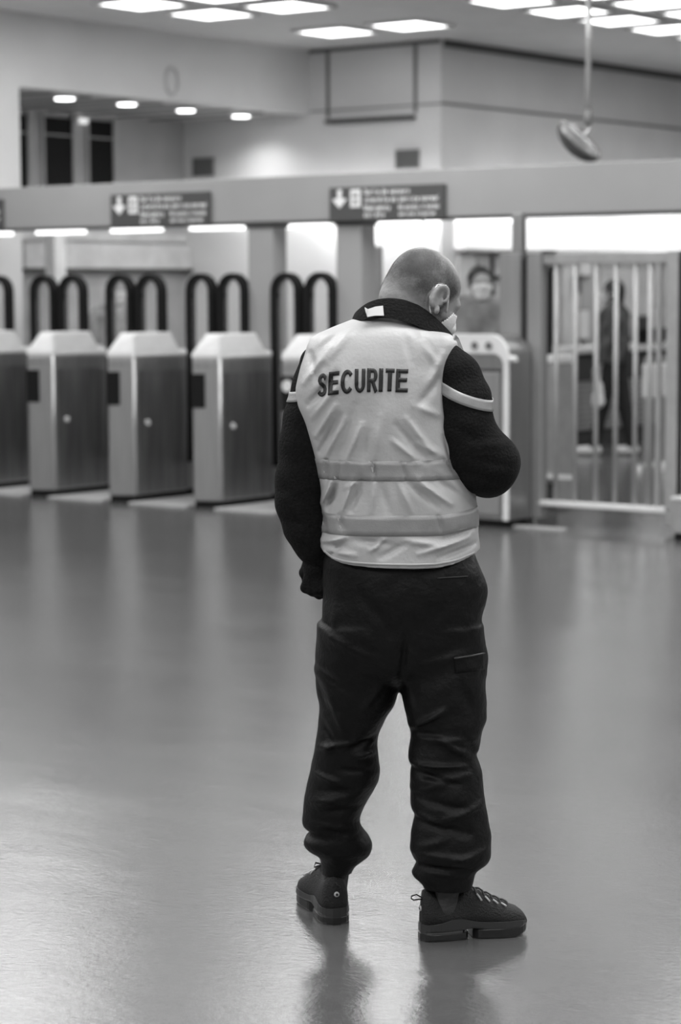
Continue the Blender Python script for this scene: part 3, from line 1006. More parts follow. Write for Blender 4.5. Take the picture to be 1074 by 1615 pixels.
class Field:
    def __init__(s, lo, hi, h):
        s.lo = np.array(lo, float)
        s.h = h
        s.n = np.ceil((np.array(hi) - s.lo) / h).astype(int) + 1
        s.F = np.full(s.n, BIG, np.float32)
        s.ax = [(s.lo[i] + h * np.arange(s.n[i])) for i in range(3)]

    def add(s, fn, lo, hi, k=0.0, op='u', pad=0.03):
        i0 = np.clip(np.floor((np.array(lo) - pad - s.lo) / s.h).astype(int), 0, s.n - 1)
        i1 = np.clip(np.ceil((np.array(hi) + pad - s.lo) / s.h).astype(int) + 1, 1, s.n)
        if np.any(i1 <= i0):
            return
        X = s.ax[0][i0[0]:i1[0]][:, None, None]
        Y = s.ax[1][i0[1]:i1[1]][None, :, None]
        Z = s.ax[2][i0[2]:i1[2]][None, None, :]
        v = fn(X, Y, Z)
        sl = tuple(slice(a, b) for a, b in zip(i0, i1))
        cur = s.F[sl]
        if op == 'u':
            s.F[sl] = smin(cur, v, k)
        elif op == 'd':
            s.F[sl] = -smin(-cur, v, k)
        else:
            s.F[sl] = -smin(-cur, -v, k)

    def cone(s, a, b, ra, rb, k=0.02, sq=None):
        a = np.array(a, float)
        b = np.array(b, float)
        rm = max(ra, rb)
        s.add(lambda X, Y, Z: sd_cone(X, Y, Z, a, b, ra, rb), np.minimum(a, b) - rm, np.maximum(a, b) + rm, k, pad=0.03 + k)

    def ell(s, c, r, k=0.02, op='u', M3=None):
        c = np.array(c, float)
        R_ = max(r)
        s.add(lambda X, Y, Z: sd_ell(X, Y, Z, c, r, M3), c - R_, c + R_, k, op, pad=0.03 + k)

    def mesh(s, name, m, parent=None, keep=None, smooth_it=0):
        F_ = s.F
        S = F_ < 0
        acc = np.zeros(tuple(s.n - 1), np.int8)
        for dx in (0, 1):
            for dy in (0, 1):
                for dz in (0, 1):
                    acc += S[dx:s.n[0] - 1 + dx, dy:s.n[1] - 1 + dy, dz:s.n[2] - 1 + dz]
        act = (acc > 0) & (acc < 8)
        idx = np.full(act.shape, -1, np.int64)
        I, J, K = np.nonzero(act)
        idx[I, J, K] = np.arange(len(I))
        pos = np.zeros((len(I), 3))
        cnt = np.zeros(len(I))
        cs = [(0, 0, 0), (1, 0, 0), (0, 1, 0), (1, 1, 0), (0, 0, 1), (1, 0, 1), (0, 1, 1), (1, 1, 1)]
        vals = [F_[I + a, J + b, K + c_] for a, b, c_ in cs]
        for a in range(8):
            for b in range(a + 1, 8):
                d = np.array(cs[b]) - np.array(cs[a])
                if np.abs(d).sum() != 1:
                    continue
                va, vb = vals[a], vals[b]
                mk = (va < 0) != (vb < 0)
                t_ = np.where(mk, va / np.where(mk, va - vb, 1), 0)
                p_ = np.array(cs[a])[None, :] + t_[:, None] * d[None, :]
                pos += p_ * mk[:, None]
                cnt += mk
        pos /= cnt[:, None]
        V = s.lo + s.h * (np.stack([I, J, K], 1) + pos)
        quads = []
        for axn in range(3):
            u_, w_ = (axn + 1) % 3, (axn + 2) % 3
            sl0 = [slice(None)] * 3
            sl1 = [slice(None)] * 3
            sl0[axn] = slice(0, s.n[axn] - 1)
            sl1[axn] = slice(1, s.n[axn])
            for q_ in (u_, w_):
                sl0[q_] = slice(1, s.n[q_] - 1)
                sl1[q_] = slice(1, s.n[q_] - 1)
            A_, B_ = S[tuple(sl0)], S[tuple(sl1)]
            e = np.nonzero(A_ != B_)
            ii = [np.array(x) for x in e]
            ii[u_] = ii[u_] + 1
            ii[w_] = ii[w_] + 1

            def g(du, dw):
                t_ = [x.copy() for x in ii]
                t_[u_] -= du
                t_[w_] -= dw
                return idx[t_[0], t_[1], t_[2]]
            q4 = np.stack([g(1, 1), g(0, 1), g(0, 0), g(1, 0)], 1)
            inside = A_[e]
            q4[~inside] = q4[~inside][:, ::-1]
            quads.append(q4)
        Q = np.concatenate(quads)
        if smooth_it:
            for _ in range(smooth_it):
                acc_ = np.zeros_like(V)
                n_ = np.zeros(len(V))
                for a in range(4):
                    b = (a + 1) % 4
                    for c in range(3):
                        acc_[:, c] += np.bincount(Q[:, a], V[Q[:, b], c], len(V)) + np.bincount(Q[:, b], V[Q[:, a], c], len(V))
                    n_ += np.bincount(Q[:, a], minlength=len(V)) + np.bincount(Q[:, b], minlength=len(V))
                V = 0.5 * V + 0.5 * acc_ / np.maximum(n_, 1)[:, None]
        if keep is not None:
            cen = V[Q].mean(1)
            Q = Q[keep(cen)]
            used = np.unique(Q)
            mp = np.full(len(V), -1)
            mp[used] = np.arange(len(used))
            V = V[used]
            Q = mp[Q]
        return raw_mesh(name, V, Q, m, parent)


def raw_mesh(name, V, Q, m, parent=None):
    me = bpy.data.meshes.new(name)
    me.vertices.add(len(V))
    me.vertices.foreach_set('co', np.asarray(V, np.float32).ravel())
    me.loops.add(len(Q) * 4)
    me.loops.foreach_set('vertex_index', np.asarray(Q, np.int32).ravel())
    me.polygons.add(len(Q))
    me.polygons.foreach_set('loop_start', np.arange(0, len(Q) * 4, 4, dtype=np.int32))
    me.polygons.foreach_set('loop_total', np.full(len(Q), 4, np.int32))
    me.polygons.foreach_set('use_smooth', np.ones(len(Q), bool))
    me.materials.append(m)
    me.update(calc_edges=True)
    me.validate()
    o = bpy.data.objects.new(name, me)
    col.objects.link(o)
    if parent:
        o.parent = parent
        o.matrix_parent_inverse = parent.matrix_basis.inverted()
    return o


def sd_cone(X, Y, Z, a, b, ra, rb):
    d = b - a
    L2 = max(float(d @ d), 1e-9)
    t_ = np.clip(((X - a[0]) * d[0] + (Y - a[1]) * d[1] + (Z - a[2]) * d[2]) / L2, 0, 1)
    return np.sqrt((X - a[0] - t_ * d[0]) ** 2 + (Y - a[1] - t_ * d[1]) ** 2 + (Z - a[2] - t_ * d[2]) ** 2) - (ra + t_ * (rb - ra))


def sd_ell(X, Y, Z, c, r, M3=None):
    x, y, z = X - c[0], Y - c[1], Z - c[2]
    if M3 is not None:
        x, y, z = (x * M3[0][0] + y * M3[1][0] + z * M3[2][0], x * M3[0][1] + y * M3[1][1] + z * M3[2][1], x * M3[0][2] + y * M3[1][2] + z * M3[2][2])
    k0 = np.sqrt((x / r[0]) ** 2 + (y / r[1]) ** 2 + (z / r[2]) ** 2) + 1e-9
    k1 = np.sqrt((x / r[0] ** 2) ** 2 + (y / r[1] ** 2) ** 2 + (z / r[2] ** 2) ** 2) + 1e-9
    return k0 * (k0 - 1) / k1


def smooth_tab(z, cols, step=0.004, w=5):
    zs = np.arange(z.min(), z.max(), step)
    out = []
    k = np.hanning(w + 2)[1:-1]
    k /= k.sum()
    for c in cols:
        y = np.interp(zs, z, c)
        yp = np.concatenate([np.full(w, y[0]), y, np.full(w, y[-1])])
        out.append(np.convolve(yp, k, 'same')[w:-w])
    return zs, out


def tab_sdf(rows, n=2.3, w=5):
    """rows: (v, left u, right u, depth centre y, depth radius) -> stacked rounded sections"""
    z, cx, rx, cy, ry = [], [], [], [], []
    for v, L_, R_, yc, rd in rows:
        a, b = hy(L_, v, yc), hy(R_, v, yc)
        z.append((a[2] + b[2]) / 2)
        cx.append((a[0] + b[0]) / 2)
        rx.append((b[0] - a[0]) / 2)
        cy.append(yc)
        ry.append(rd)
    o = np.argsort(z)
    z = np.array(z)[o]
    zs, (cx, rx, cy, ry) = smooth_tab(z, [np.array(q)[o] for q in (cx, rx, cy, ry)], w=w)

    def f(X, Y, Z):
        CX, RX, CY, RY = (np.interp(Z, zs, q) for q in (cx, rx, cy, ry))
        q = (np.abs((X - CX) / RX) ** n + np.abs((Y - CY) / RY) ** n) ** (1 / n)
        d = (q - 1) * np.minimum(RX, RY)
        return np.maximum(d, np.maximum(Z - zs[-1], zs[0] - Z))
    f.z = (zs[0], zs[-1])
    f.cx = lambda Z: np.interp(Z, zs, cx)
    f.cy = lambda Z: np.interp(Z, zs, cy)
    return f


def folds(segs, Y=5.46):
    S_ = []
    for u0, v0, u1, v1, amp, wd in segs:
        a, b = hy(u0, v0, Y), hy(u1, v1, Y)
        S_.append((a[0], a[2], b[0], b[2], amp / 1000.0, wd / 1000.0))

    def f(X, Z):
        out = 0
        for x0, z0, x1, z1, amp, wd in S_:
            dx, dz = x1 - x0, z1 - z0
            L2 = dx * dx + dz * dz
            t_ = ((X - x0) * dx + (Z - z0) * dz) / L2
            tc = np.clip(t_, 0, 1)
            d2 = (X - x0 - tc * dx) ** 2 + (Z - z0 - tc * dz) ** 2
            out = out + amp * np.exp(-d2 / wd ** 2) * (0.35 + 0.65 * np.sin(np.pi * np.clip(tc, 0.05, 0.95)))
        return out
    return f


def wob(X, Y, Z, s, a):
    return a * (np.sin(X * s + 1.3 * np.sin(Z * s * 0.7)) * np.sin(Y * s * 0.9 + 0.5) + np.sin(Z * s * 1.3 + 2.0 * np.sin(X * s * 0.6 + Y * s * 0.4)))


# ---- hand: palm, four bent fingers of unequal length and a thumb
def hand(Fd, wrist, fwd, pn, side, s=1.0, curl=(35, 45, 35), k=0.004, grow=0.0):
    """fwd = wrist to knuckles, pn = palm normal (fingers curl towards it), side = towards the thumb"""
    wrist, fwd, pn, side = (np.array(q, float) for q in (wrist, fwd, pn, side))
    fwd /= np.linalg.norm(fwd)
    pn = pn - fwd * (pn @ fwd)
    pn /= np.linalg.norm(pn)
    side_ = np.cross(fwd, pn)
    side = side_ * (1 if side_ @ side > 0 else -1)
    g = grow
    kn = [wrist + fwd * 0.088 * s + side * o_ * s + fwd * e for o_, e in ((0.030, 0.0), (0.010, 0.004), (-0.010, 0.0), (-0.029, -0.008))]
    for q in kn:
        Fd.cone(wrist + (q - wrist) * 0.12, q, 0.017 * s + g, 0.0115 * s + g, 0.008)
    lens = ((0.042, 0.025, 0.020), (0.046, 0.028, 0.021), (0.043, 0.026, 0.020), (0.033, 0.020, 0.018))
    for q, ln in zip(kn, lens):
        ang = 0
        p_ = q
        for i, l in enumerate(ln):
            ang += math.radians(curl[i])
            d = fwd * math.cos(ang) + pn * math.sin(ang)
            p2 = p_ + d * l * s
            Fd.cone(p_, p2, (0.0098 - 0.0008 * i) * s + g, (0.0090 - 0.0010 * i) * s + g, k)
            p_ = p2
    b0 = wrist + fwd * 0.022 * s + side * 0.024 * s
    b1 = b0 + (fwd * 0.6 + side * 0.55 + pn * 0.45) * 0.045 * s
    b2 = b1 + (fwd * 0.75 + side * 0.05 + pn * 0.6) * 0.034 * s
    b3 = b2 + (fwd * 0.75 - side * 0.25 + pn * 0.5) * 0.026 * s
    Fd.cone(b0, b1, 0.016 * s + g, 0.0115 * s + g, 0.008)
    Fd.cone(b1, b2, 0.0112 * s + g, 0.0098 * s + g, k)
    Fd.cone(b2, b3, 0.0098 * s + g, 0.008 * s + g, k)


def frame(yaw, pitch, tilt=0.0):
    """head frame columns right, forward, up; yaw from +Y towards +X, pitch down positive"""
    cy, sy, cp, sp = math.cos(yaw), math.sin(yaw), math.cos(pitch), math.sin(pitch)
    fw = np.array([sy * cp, cy * cp, -sp])
    rt = np.array([cy, -sy, 0.0])
    up = np.cross(rt, fw)
    ct, st = math.cos(tilt), math.sin(tilt)
    return np.stack([rt * ct + up * st, fw, up * ct - rt * st], 1)


def head(Fd, C, B_, s=1.0, ears=True):
    """B_ columns = right, forward, up. C = cranium centre"""
    def P_(x, y, z):
        return C + B_ @ (np.array([x, y, z]) * s)

    def E(c, r, k, op='u'):
        Fd.ell(P_(*c), [q * s for q in r], k, op, B_)
    E((0, -0.012, 0.012), (0.079, 0.100, 0.090), 0.01)
    E((0, -0.040, -0.012), (0.068, 0.062, 0.068), 0.02)
    E((0, 0.030, -0.050), (0.062, 0.066, 0.075), 0.03)
    E((0, 0.056, -0.100), (0.034, 0.032, 0.028), 0.03)
    for sx in (-1, 1):
        E((sx * 0.040, 0.058, -0.045), (0.026, 0.028, 0.026), 0.02)
        Fd.cone(P_(sx * 0.012, 0.084, 0.008), P_(sx * 0.045, 0.072, 0.006), 0.013 * s, 0.012 * s, 0.015)
        Fd.cone(P_(sx * 0.045, 0.005, -0.085), P_(sx * 0.020, 0.062, -0.112), 0.026 * s, 0.018 * s, 0.02)
        E((sx * 0.032, 0.097, -0.012), (0.017, 0.014, 0.012), 0.008, 'd')
        E((sx * 0.032, 0.079, -0.012), (0.013, 0.013, 0.012), 0.003)
        E((sx * 0.011, 0.104, -0.046), (0.009, 0.011, 0.008), 0.006)
    Fd.cone(P_(0, 0.090, -0.004), P_(0, 0.114, -0.040), 0.009 * s, 0.013 * s, 0.010)
    Fd.cone(P_(-0.018, 0.088, -0.073), P_(0.018, 0.088, -0.073), 0.008 * s, 0.008 * s, 0.008)
    Fd.cone(P_(-0.014, 0.086, -0.084), P_(0.014, 0.086, -0.084), 0.009 * s, 0.009 * s, 0.008)
    if ears:
        for sx in (-1, 1):
            # helix as a C of small cones standing off the head, lobe and inner bowl
            pts = []
            for a in range(-70, 200, 18):
                t_ = math.radians(a)
                yy = -0.012 - 0.017 * math.cos(t_ + math.pi) * -1
                pts.append((sx * (0.086 + 0.010 * (0.5 - 0.5 * math.cos(t_ * 0.9))), -0.006 - 0.0185 * math.sin(math.radians(a + 90)) if False else -0.010 - 0.0185 * math.cos(math.radians(a)), -0.018 + 0.031 * math.sin(math.radians(a))))
            for a, b in zip(pts[:-1], pts[1:]):
                Fd.cone(P_(*a), P_(*b), 0.0048 * s, 0.0048 * s, 0.003)
            E((sx * 0.083, -0.012, -0.020), (0.007, 0.018, 0.031), 0.008)
            E((sx * 0.093, -0.007, -0.014), (0.009, 0.012, 0.020), 0.003, 'd')
            E((sx * 0.088, 0.003, -0.050), (0.006, 0.008, 0.011), 0.006)
            Fd.cone(P_(sx * 0.088, 0.006, -0.020), P_(sx * 0.087, 0.007, -0.030), 0.0045 * s, 0.004 * s, 0.003)


# ================================================================== THE SECURITY GUARD
YC = 5.58
guard = thing('person', 'security guard seen from behind in pale vest lettered SECURITE, head bowed, on the wet floor', 'person', world=(0.17, YC, 0), rot=0)
guard_inv = guard.matrix_basis.copy()

# ---- trousers
LEGL = [(v, L_, R_, YC + 0.115 * (v - 1000) / 375 if v > 1000 else YC, rd) for v, L_, R_, rd in (
    (985, 505, 634, .125), (1000, 504, 632, .125), (1028, 500, 632.5, .122), (1075, 497, 632, .118), (1095, 500, 627, .115), (1110, 503, 623, .112), (1126, 502, 613, .108), (1149, 500.5, 600, .102),
    (1165, 499.6, 595, .098), (1177, 497, 593.5, .096), (1192, 493.7, 597, .096), (1212, 489, 600.5, .096), (1231, 486, 598, .094), (1251, 482, 585.6, .09), (1271, 479, 573, .085),
    (1290, 475.5, 567.6, .083), (1300, 476, 570, .083), (1306, 482, 573, .080), (1311, 492, 576, .076), (1316, 483, 580, .080), (1322, 478.5, 584, .084), (1331, 478.5, 588, .084), (1339, 485, 587, .08),
    (1346, 500, 584, .068), (1352, 506, 578, .060), (1358, 507, 570, .056), (1364, 508, 560, .052), (1376, 509, 555, .048))]
LEGR = [(v, L_, R_, YC - 0.075 * (v - 1000) / 400 if v > 1000 else YC, rd) for v, L_, R_, rd in (
    (985, 630, 760, .125), (1000, 631, 760.5, .125), (1032, 631.5, 765, .122), (1075, 632, 766, .118), (1102, 635, 766, .114), (1134, 641, 767, .108), (1157, 648, 760, .100), (1185, 644, 754, .098),
    (1212, 646, 760, .098), (1251, 647.4, 764, .096), (1275, 649, 767, .094), (1290, 653, 769.5, .092), (1314, 647, 774, .092), (1337, 646, 775, .090), (1349, 651, 774.5, .086), (1357, 657, 770, .080), (1363, 661, 764, .072),
    (1368, 653, 755, .068), (1376, 650, 748, .066), (1384, 656, 747.5, .062), (1390, 663, 747, .058), (1402, 668, 744, .050))]
PEL = [(v, L_, R_, YC, rd) for v, L_, R_, rd in (
    (868, 512, 748, .135), (880, 509, 752, .14), (892, 508, 757, .145), (903, 508, 762, .148), (922, 508, 767, .150), (938, 508, 767, .150), (962, 507, 762, .148), (990, 504, 760, .144),
    (1016, 502, 762, .138), (1032, 500.5, 764.5, .132), (1050, 499, 765.5, .12), (1065, 505, 762, .09), (1078, 540, 720, .05), (1083, 590, 670, .03))]
fl, fr_, fp = tab_sdf(LEGL, 2.3), tab_sdf(LEGR, 2.3), tab_sdf(PEL, 2.5, 7)
TF = folds([
    # left leg
    (498, 1060, 560, 1100, -4, 9), (520, 1110, 545, 1170, 5, 8), (500, 1190, 560, 1180, 5, 7), (510, 1150, 530, 1200, -5, 8), (500, 1195, 530, 1185, 6, 6), (560, 1205, 597, 1200, 6, 7), (555, 1190, 590, 1175, -6, 8), (530, 1225, 590, 1232, -5, 8),
    (490, 1235, 545, 1250, 6, 8), (485, 1262, 560, 1262, -5, 9), (480, 1285, 545, 1275, 6, 9), (500, 1300, 570, 1290, -6, 8), (490, 1318, 570, 1330, 6, 6), (495, 1328, 560, 1340, -6, 6), (545, 1345, 580, 1325, 6, 7),
    (500, 1080, 520, 1140, -4, 10), (600, 1090, 560, 1140, 4, 9), (505, 1000, 545, 1015, 3, 8), (505, 985, 530, 996, -3, 7),
    # right leg
    (648, 1150, 700, 1120, 8, 7), (655, 1160, 690, 1158, -6, 8), (660, 1165, 750, 1168, 5, 8), (690, 1165, 745, 1195, 6, 8), (650, 1206, 735, 1208, 7, 5), (650, 1216, 720, 1235, -6, 8), (655, 1235, 740, 1222, 5, 8),
    (650, 1250, 700, 1235, 5, 7), (660, 1258, 735, 1275, -6, 9), (700, 1290, 760, 1270, 6, 9), (660, 1285, 700, 1300, 6, 7), (652, 1292, 740, 1312, -6, 10), (655, 1345, 760, 1352, 5, 7), (660, 1335, 700, 1322, 5, 8), (700, 1358, 765, 1340, 5, 7),
    (655, 1372, 740, 1382, 5, 5), (665, 1364, 745, 1370, -6, 5), (735, 1165, 762, 1220, -5, 8), (640, 1075, 655, 1140, 4, 9), (720, 1060, 745, 1130, -3, 12),
    # seat
    (560, 920, 620, 1000, -3, 14), (640, 1000, 632, 1078, -8, 8), (520, 1010, 620, 1050, 3, 10), (650, 1052, 740, 1030, 3, 10), (530, 940, 525, 1000, 3, 10)])


def f_trousers(X, Y, Z):
    d = smin(smin(fl(X, Y, Z), fr_(X, Y, Z), 0.006), fp(X, Y, Z), 0.02)
    w_ = np.clip((YC + 0.06 - Y) / 0.08, 0.0, 1.0)
    return d - TF(X, Z) * 1.6 * w_ - wob(X, Y, Z, 34, 0.0012) - wob(X, Y, Z, 85, 0.0005)


zlo = min(fl.z[0], fr_.z[0])
Fd = Field((-0.14, YC - 0.22, zlo - 0.02), (0.42, YC + 0.24, fp.z[1] + 0.02), 0.0048)
Fd.add(f_trousers, Fd.lo, Fd.lo + Fd.n * Fd.h)
trousers = Fd.mesh('trousers', M['trouser'], guard, smooth_it=1)


def px_tube(pts, Y, rad, **k):
    return MB().tube([tuple(hy(u, v, y_)) for (u, v), y_ in zip(pts, Y)], rad, 8)


def march(f, P0, D, n=60, tmax=0.6):
    t_ = np.zeros(len(P0))
    for _ in range(n):
        q = P0 + D * t_[:, None]
        t_ = np.minimum(t_ + 0.7 * np.maximum(f(q[:, 0], q[:, 1], q[:, 2]), -0.01), tmax)
    return P0 + D * t_[:, None], t_


def on_back(f, pts, off=0.002, y0=5.2):
    """points (u, v) in the photo dropped on the near surface of f; returns world points"""
    P0 = np.array([CAM + ray(u, v) * (y0 / ray(u, v)[1]) for u, v in pts])
    D = np.array([ray(u, v) / np.linalg.norm(ray(u, v)) for u, v in pts])
    q, t_ = march(f, P0, D, 90)
    on_back.miss = np.abs(f(q[:, 0], q[:, 1], q[:, 2])) > 0.012
    return q - D * off


def strip_on(f, name, m, parent, top, bot, n=40, rows=4, off=0.002):
    """cloth strip between two polylines, laid on f"""
    top = np.array(top, float)
    bot = np.array(bot, float)
    def rs(pl):
        s_ = np.concatenate([[0], np.cumsum(np.hypot(*np.diff(pl, axis=0).T))])
        t_ = np.linspace(0, s_[-1], n)
        return np.stack([np.interp(t_, s_, pl[:, 0]), np.interp(t_, s_, pl[:, 1])], 1)
    a, b = rs(top), rs(bot)
    pts = [a * (1 - r / (rows - 1)) + b * r / (rows - 1) for r in range(rows)]
    P_ = on_back(f, np.concatenate(pts), off)
    ms = on_back.miss
    Q = [(r * n + i, (r + 1) * n + i, (r + 1) * n + i + 1, r * n + i + 1) for r in range(rows - 1) for i in range(n - 1)]
    Q = [q_ for q_ in Q if not ms[list(q_)].any()]
    o = raw_mesh(name, P_, np.array(Q), m, parent)
    sd = o.modifiers.new('thickness', 'SOLIDIFY')
    sd.thickness = 0.0015
    sd.offset = 0
    return o


def reparent(o, p):
    o.parent = p
    o.matrix_parent_inverse = Matrix.Identity(4)     # garment meshes already sit in world space
    return o


# cargo pocket flap with its pale edge on the right thigh, back pocket seam
o = strip_on(f_trousers, 'pocket_flap', M['trouser'], guard, [(716, 1036), (764, 1029)], [(718, 1062), (765, 1056)], 14, 6, 0.0012); reparent(o, trousers)
o = strip_on(f_trousers, 'flap_edge', M['midsole'], guard, [(716, 1037.5), (740, 1034), (765, 1029)], [(716, 1039.8), (740, 1036.3), (765, 1031.2)], 14, 2, 0.003); reparent(o, trousers)
o = strip_on(f_trousers, 'pocket_seam', M['sock'], guard, [(690, 911), (738, 908)], [(690, 912.5), (738, 909.5)], 14, 2, 0.003); reparent(o, trousers)

# ---- torso sections shared by vest and jacket
VT = [(v, L_, R_, yc, rd) for v, L_, R_, yc, rd in (
    (493, 588, 628, YC + 0.030, .050), (497, 574, 634, YC + 0.028, .068), (504, 556, 646, YC + 0.026, .086), (512, 534, 672, YC + 0.022, .100), (520, 512, 695, YC + 0.018, .110), (529, 492, 716, YC + 0.014, .118), (542, 484, 723, YC + 0.010, .126),
    (560, 481, 719, YC + 0.006, .134), (593, 472, 714, YC, .142), (614, 466, 712, YC, .146), (640, 468, 713, YC, .148), (671, 479, 718, YC, .148), (702, 490, 728, YC, .148), (734, 498, 737, YC, .149),
    (773, 501, 750, YC, .152), (812, 505.5, 753, YC, .156), (839, 506, 752.5, YC, .158), (863, 503, 755, YC, .160), (880, 501, 759, YC, .162), (900, 500, 761, YC, .163))]
fv = tab_sdf(VT, 2.35, 7)
VF = folds([
    (478, 606, 522, 548, 5, 7), (486, 640, 530, 590, -6, 7), (492, 660, 540, 600, 4, 6), (498, 690, 528, 640, 6, 6), (505, 715, 535, 655, -6, 7), (512, 722, 545, 660, 5, 6),
    (500, 600, 490, 560, -4, 8), (515, 570, 560, 515, 4, 9), (505, 552, 540, 520, -3, 8), (560, 640, 535, 722, -4, 9), (547, 726, 570, 668, 6, 6), (580, 680, 572, 724, -4, 7),
    (600, 655, 590, 720, 3, 8), (640, 660, 690, 722, 5, 7), (625, 670, 672, 724, -5, 7), (620, 695, 655, 724, 6, 6), (690, 600, 660, 640, -4, 10), (700, 560, 672, 620, 4, 9), (684, 560, 660, 520, -3, 10), (640, 530, 648, 570, -3, 9), (668, 540, 690, 575, 3, 8),
    (655, 640, 690, 655, 4, 8), (700, 720, 660, 700, 4, 7), (700, 690, 716, 740, -4, 6),
    # between the bands
    (506, 800, 522, 762, 6, 5), (517, 806, 534, 760, -7, 6), (540, 806, 556, 760, 8, 5), (553, 806, 572, 760, -6, 7), (545, 770, 560, 762, 5, 5), (590, 760, 586, 806, 5, 7), (602, 764, 612, 806, -4, 8), (628, 760, 648, 806, 5, 7), (645, 762, 690, 800, -6, 8), (660, 758, 712, 796, 7, 6), (690, 758, 735, 788, -5, 7),
    (536, 730, 532, 757, -5, 4), (516, 728, 515, 757, -5, 4), (592, 728, 591, 757, -6, 3), (634, 728, 640, 757, -4, 4), (700, 725, 716, 748, -5, 4), (536, 815, 545, 840, -6, 5), (690, 812, 696, 838, -5, 4), (510, 815, 515, 842, -4, 5),
    # below the lower band
    (508, 858, 545, 848, 8, 6), (512, 870, 560, 876, 5, 6), (560, 852, 620, 858, -5, 8), (585, 868, 605, 850, 7, 6), (600, 878, 640, 856, -5, 7), (640, 852, 700, 860, 5, 7), (660, 872, 740, 850, 7, 6), (690, 880, 752, 862, -5, 6), (700, 850, 748, 838, -5, 6), (540, 860, 520, 880, -4, 6)], 5.44)
hem_u = np.array([496, 502, 512, 522, 540, 557, 585, 615, 650, 686, 710, 725, 742, 756, 764])
hem_v = np.array([862, 864, 874, 881, 887, 889.5, 891.5, 892.5, 893, 892, 888, 884, 877, 871, 867])
hem_x = np.array([hy(u, v, YC)[0] for u, v in zip(hem_u, hem_v)])
hem_z = np.array([hy(u, v, YC - 0.10)[2] for u, v in zip(hem_u, hem_v)])


def f_vest(X, Y, Z):
    back = np.clip((YC + 0.05 - Y) / 0.08, 0.0, 1.0)
    d = fv(X, Y, Z)
    d = d - 1.8 * VF(X, Z) * back - wob(X, Y, Z, 24, 0.0016) - wob(X + 0.3, Y, Z * 0.8, 60, 0.0005)
    hz_ = np.interp(X, hem_x, hem_z)
    return np.maximum(d, hz_ - Z)


# the jacket is the same torso, smaller, with sleeves and collar
SL = dict(  # left sleeve chain (u, v, y, radius)
    left=[(505, 575, YC + 0.03, .050), (500, 610, YC + 0.03, .060), (489, 660, YC + 0.025, .062), (482, 705, YC + 0.015, .064), (476, 755, YC + 0.005, .062), (474, 795, YC, .060), (482, 828, YC, .055), (494, 858, YC + 0.005, .045), (500, 880, YC + 0.01, .036)],
    right=[(706, 572, YC - 0.025, .046), (722, 592, YC - 0.042, .056), (731, 630, YC - 0.055, .062), (737, 675, YC - 0.06, .067), (752, 712, YC - 0.06, .074), (766, 731, YC - 0.05, .078), (768, 733, YC + 0.0, .078), (752, 728, YC + 0.08, .068), (728, 712, YC + 0.16, .056), (700, 700, YC + 0.24, .046)])


def chain(key):
    return [(hy(u, v, y_), r_) for u, v, y_, r_ in SL[key]]


AF = folds([(700, 660, 760, 700, -5, 12), (740, 700, 800, 700, 5, 10), (720, 740, 790, 760, -5, 12), (700, 720, 740, 760, 5, 10), (740, 720, 810, 735, -5, 9), (440, 700, 470, 760, 5, 12), (440, 760, 480, 800, -5, 12), (450, 820, 490, 835, -5, 8), (460, 850, 495, 860, 5, 8), (440, 790, 490, 770, 4, 10)], 5.5)


def f_sleeves(X, Y, Z):
    d = None
    for key in ('left', 'right'):
        ch = chain(key)
        for (a, ra), (b, rb) in zip(ch[:-1], ch[1:]):
            v = sd_cone(X, Y, Z, a, b, ra, rb)
            d = v if d is None else smin(d, v, 0.015)
    return d - AF(X, Z) - wob(X, Y, Z, 30, 0.002)


def f_jacket(X, Y, Z):
    body = np.maximum(fv(X, Y, Z) + 0.014, hy(620, 889, YC)[2] - Z)
    return smin(body, f_sleeves(X, Y, Z), 0.012)


Fd = Field((-0.20, YC - 0.20, 0.92), (0.48, YC + 0.34, 1.60), 0.0055)
Fd.add(f_jacket, Fd.lo, Fd.lo + Fd.n * Fd.h)
jacket = Fd.mesh('jacket', M['jacket'], guard, smooth_it=1)

Fd = Field((-0.14, YC - 0.20, 0.88), (0.40, YC + 0.20, 1.58), 0.0042)
Fd.add(f_vest, Fd.lo, Fd.lo + Fd.n * Fd.h)


def nohole(c):      # open V at the front
    vneck = (c[:, 1] > YC + 0.02) & (np.abs(c[:, 0] - fv.cx(c[:, 2])) < (c[:, 2] - 1.30) * 0.35)
    return ~vneck


vest = Fd.mesh('safety_vest', M['vest'], guard, keep=nohole, smooth_it=1)

# bands, wrapped all the way round by marching inwards
def wrap_band(name, zc_of_x, hw, parent, off=0.0012, n=220, rows=5):
    th = np.linspace(0, 2 * np.pi, n, endpoint=False)
    P0, D = [], []
    for r in range(rows):
        f_ = r / (rows - 1)
        for a in th:
            x_ = 0.13 + 0.24 * math.cos(a)
            z = zc_of_x(0.5 * (x_ + 0.13), math.sin(a)) + hw * (1 - 2 * f_)
            cx, cy = float(fv.cx(z)), float(fv.cy(z))
            d = np.array([-math.cos(a), -math.sin(a), 0])
            P0.append(np.array([cx, cy, z]) - d * 0.34)
            D.append(d)
    P0, D = np.array(P0), np.array(D)
    q, t_ = march(f_vest, P0, D, 70)
    q = q - D * off
    Q = [(r * n + i, r * n + (i + 1) % n, (r + 1) * n + (i + 1) % n, (r + 1) * n + i) for r in range(rows - 1) for i in range(n)]
    o = raw_mesh(name, q, np.array(Q), M['band'], guard)
    sd = o.modifiers.new('thickness', 'SOLIDIFY')
    sd.thickness = 0.001
    sd.offset = 0
    return reparent(o, vest)


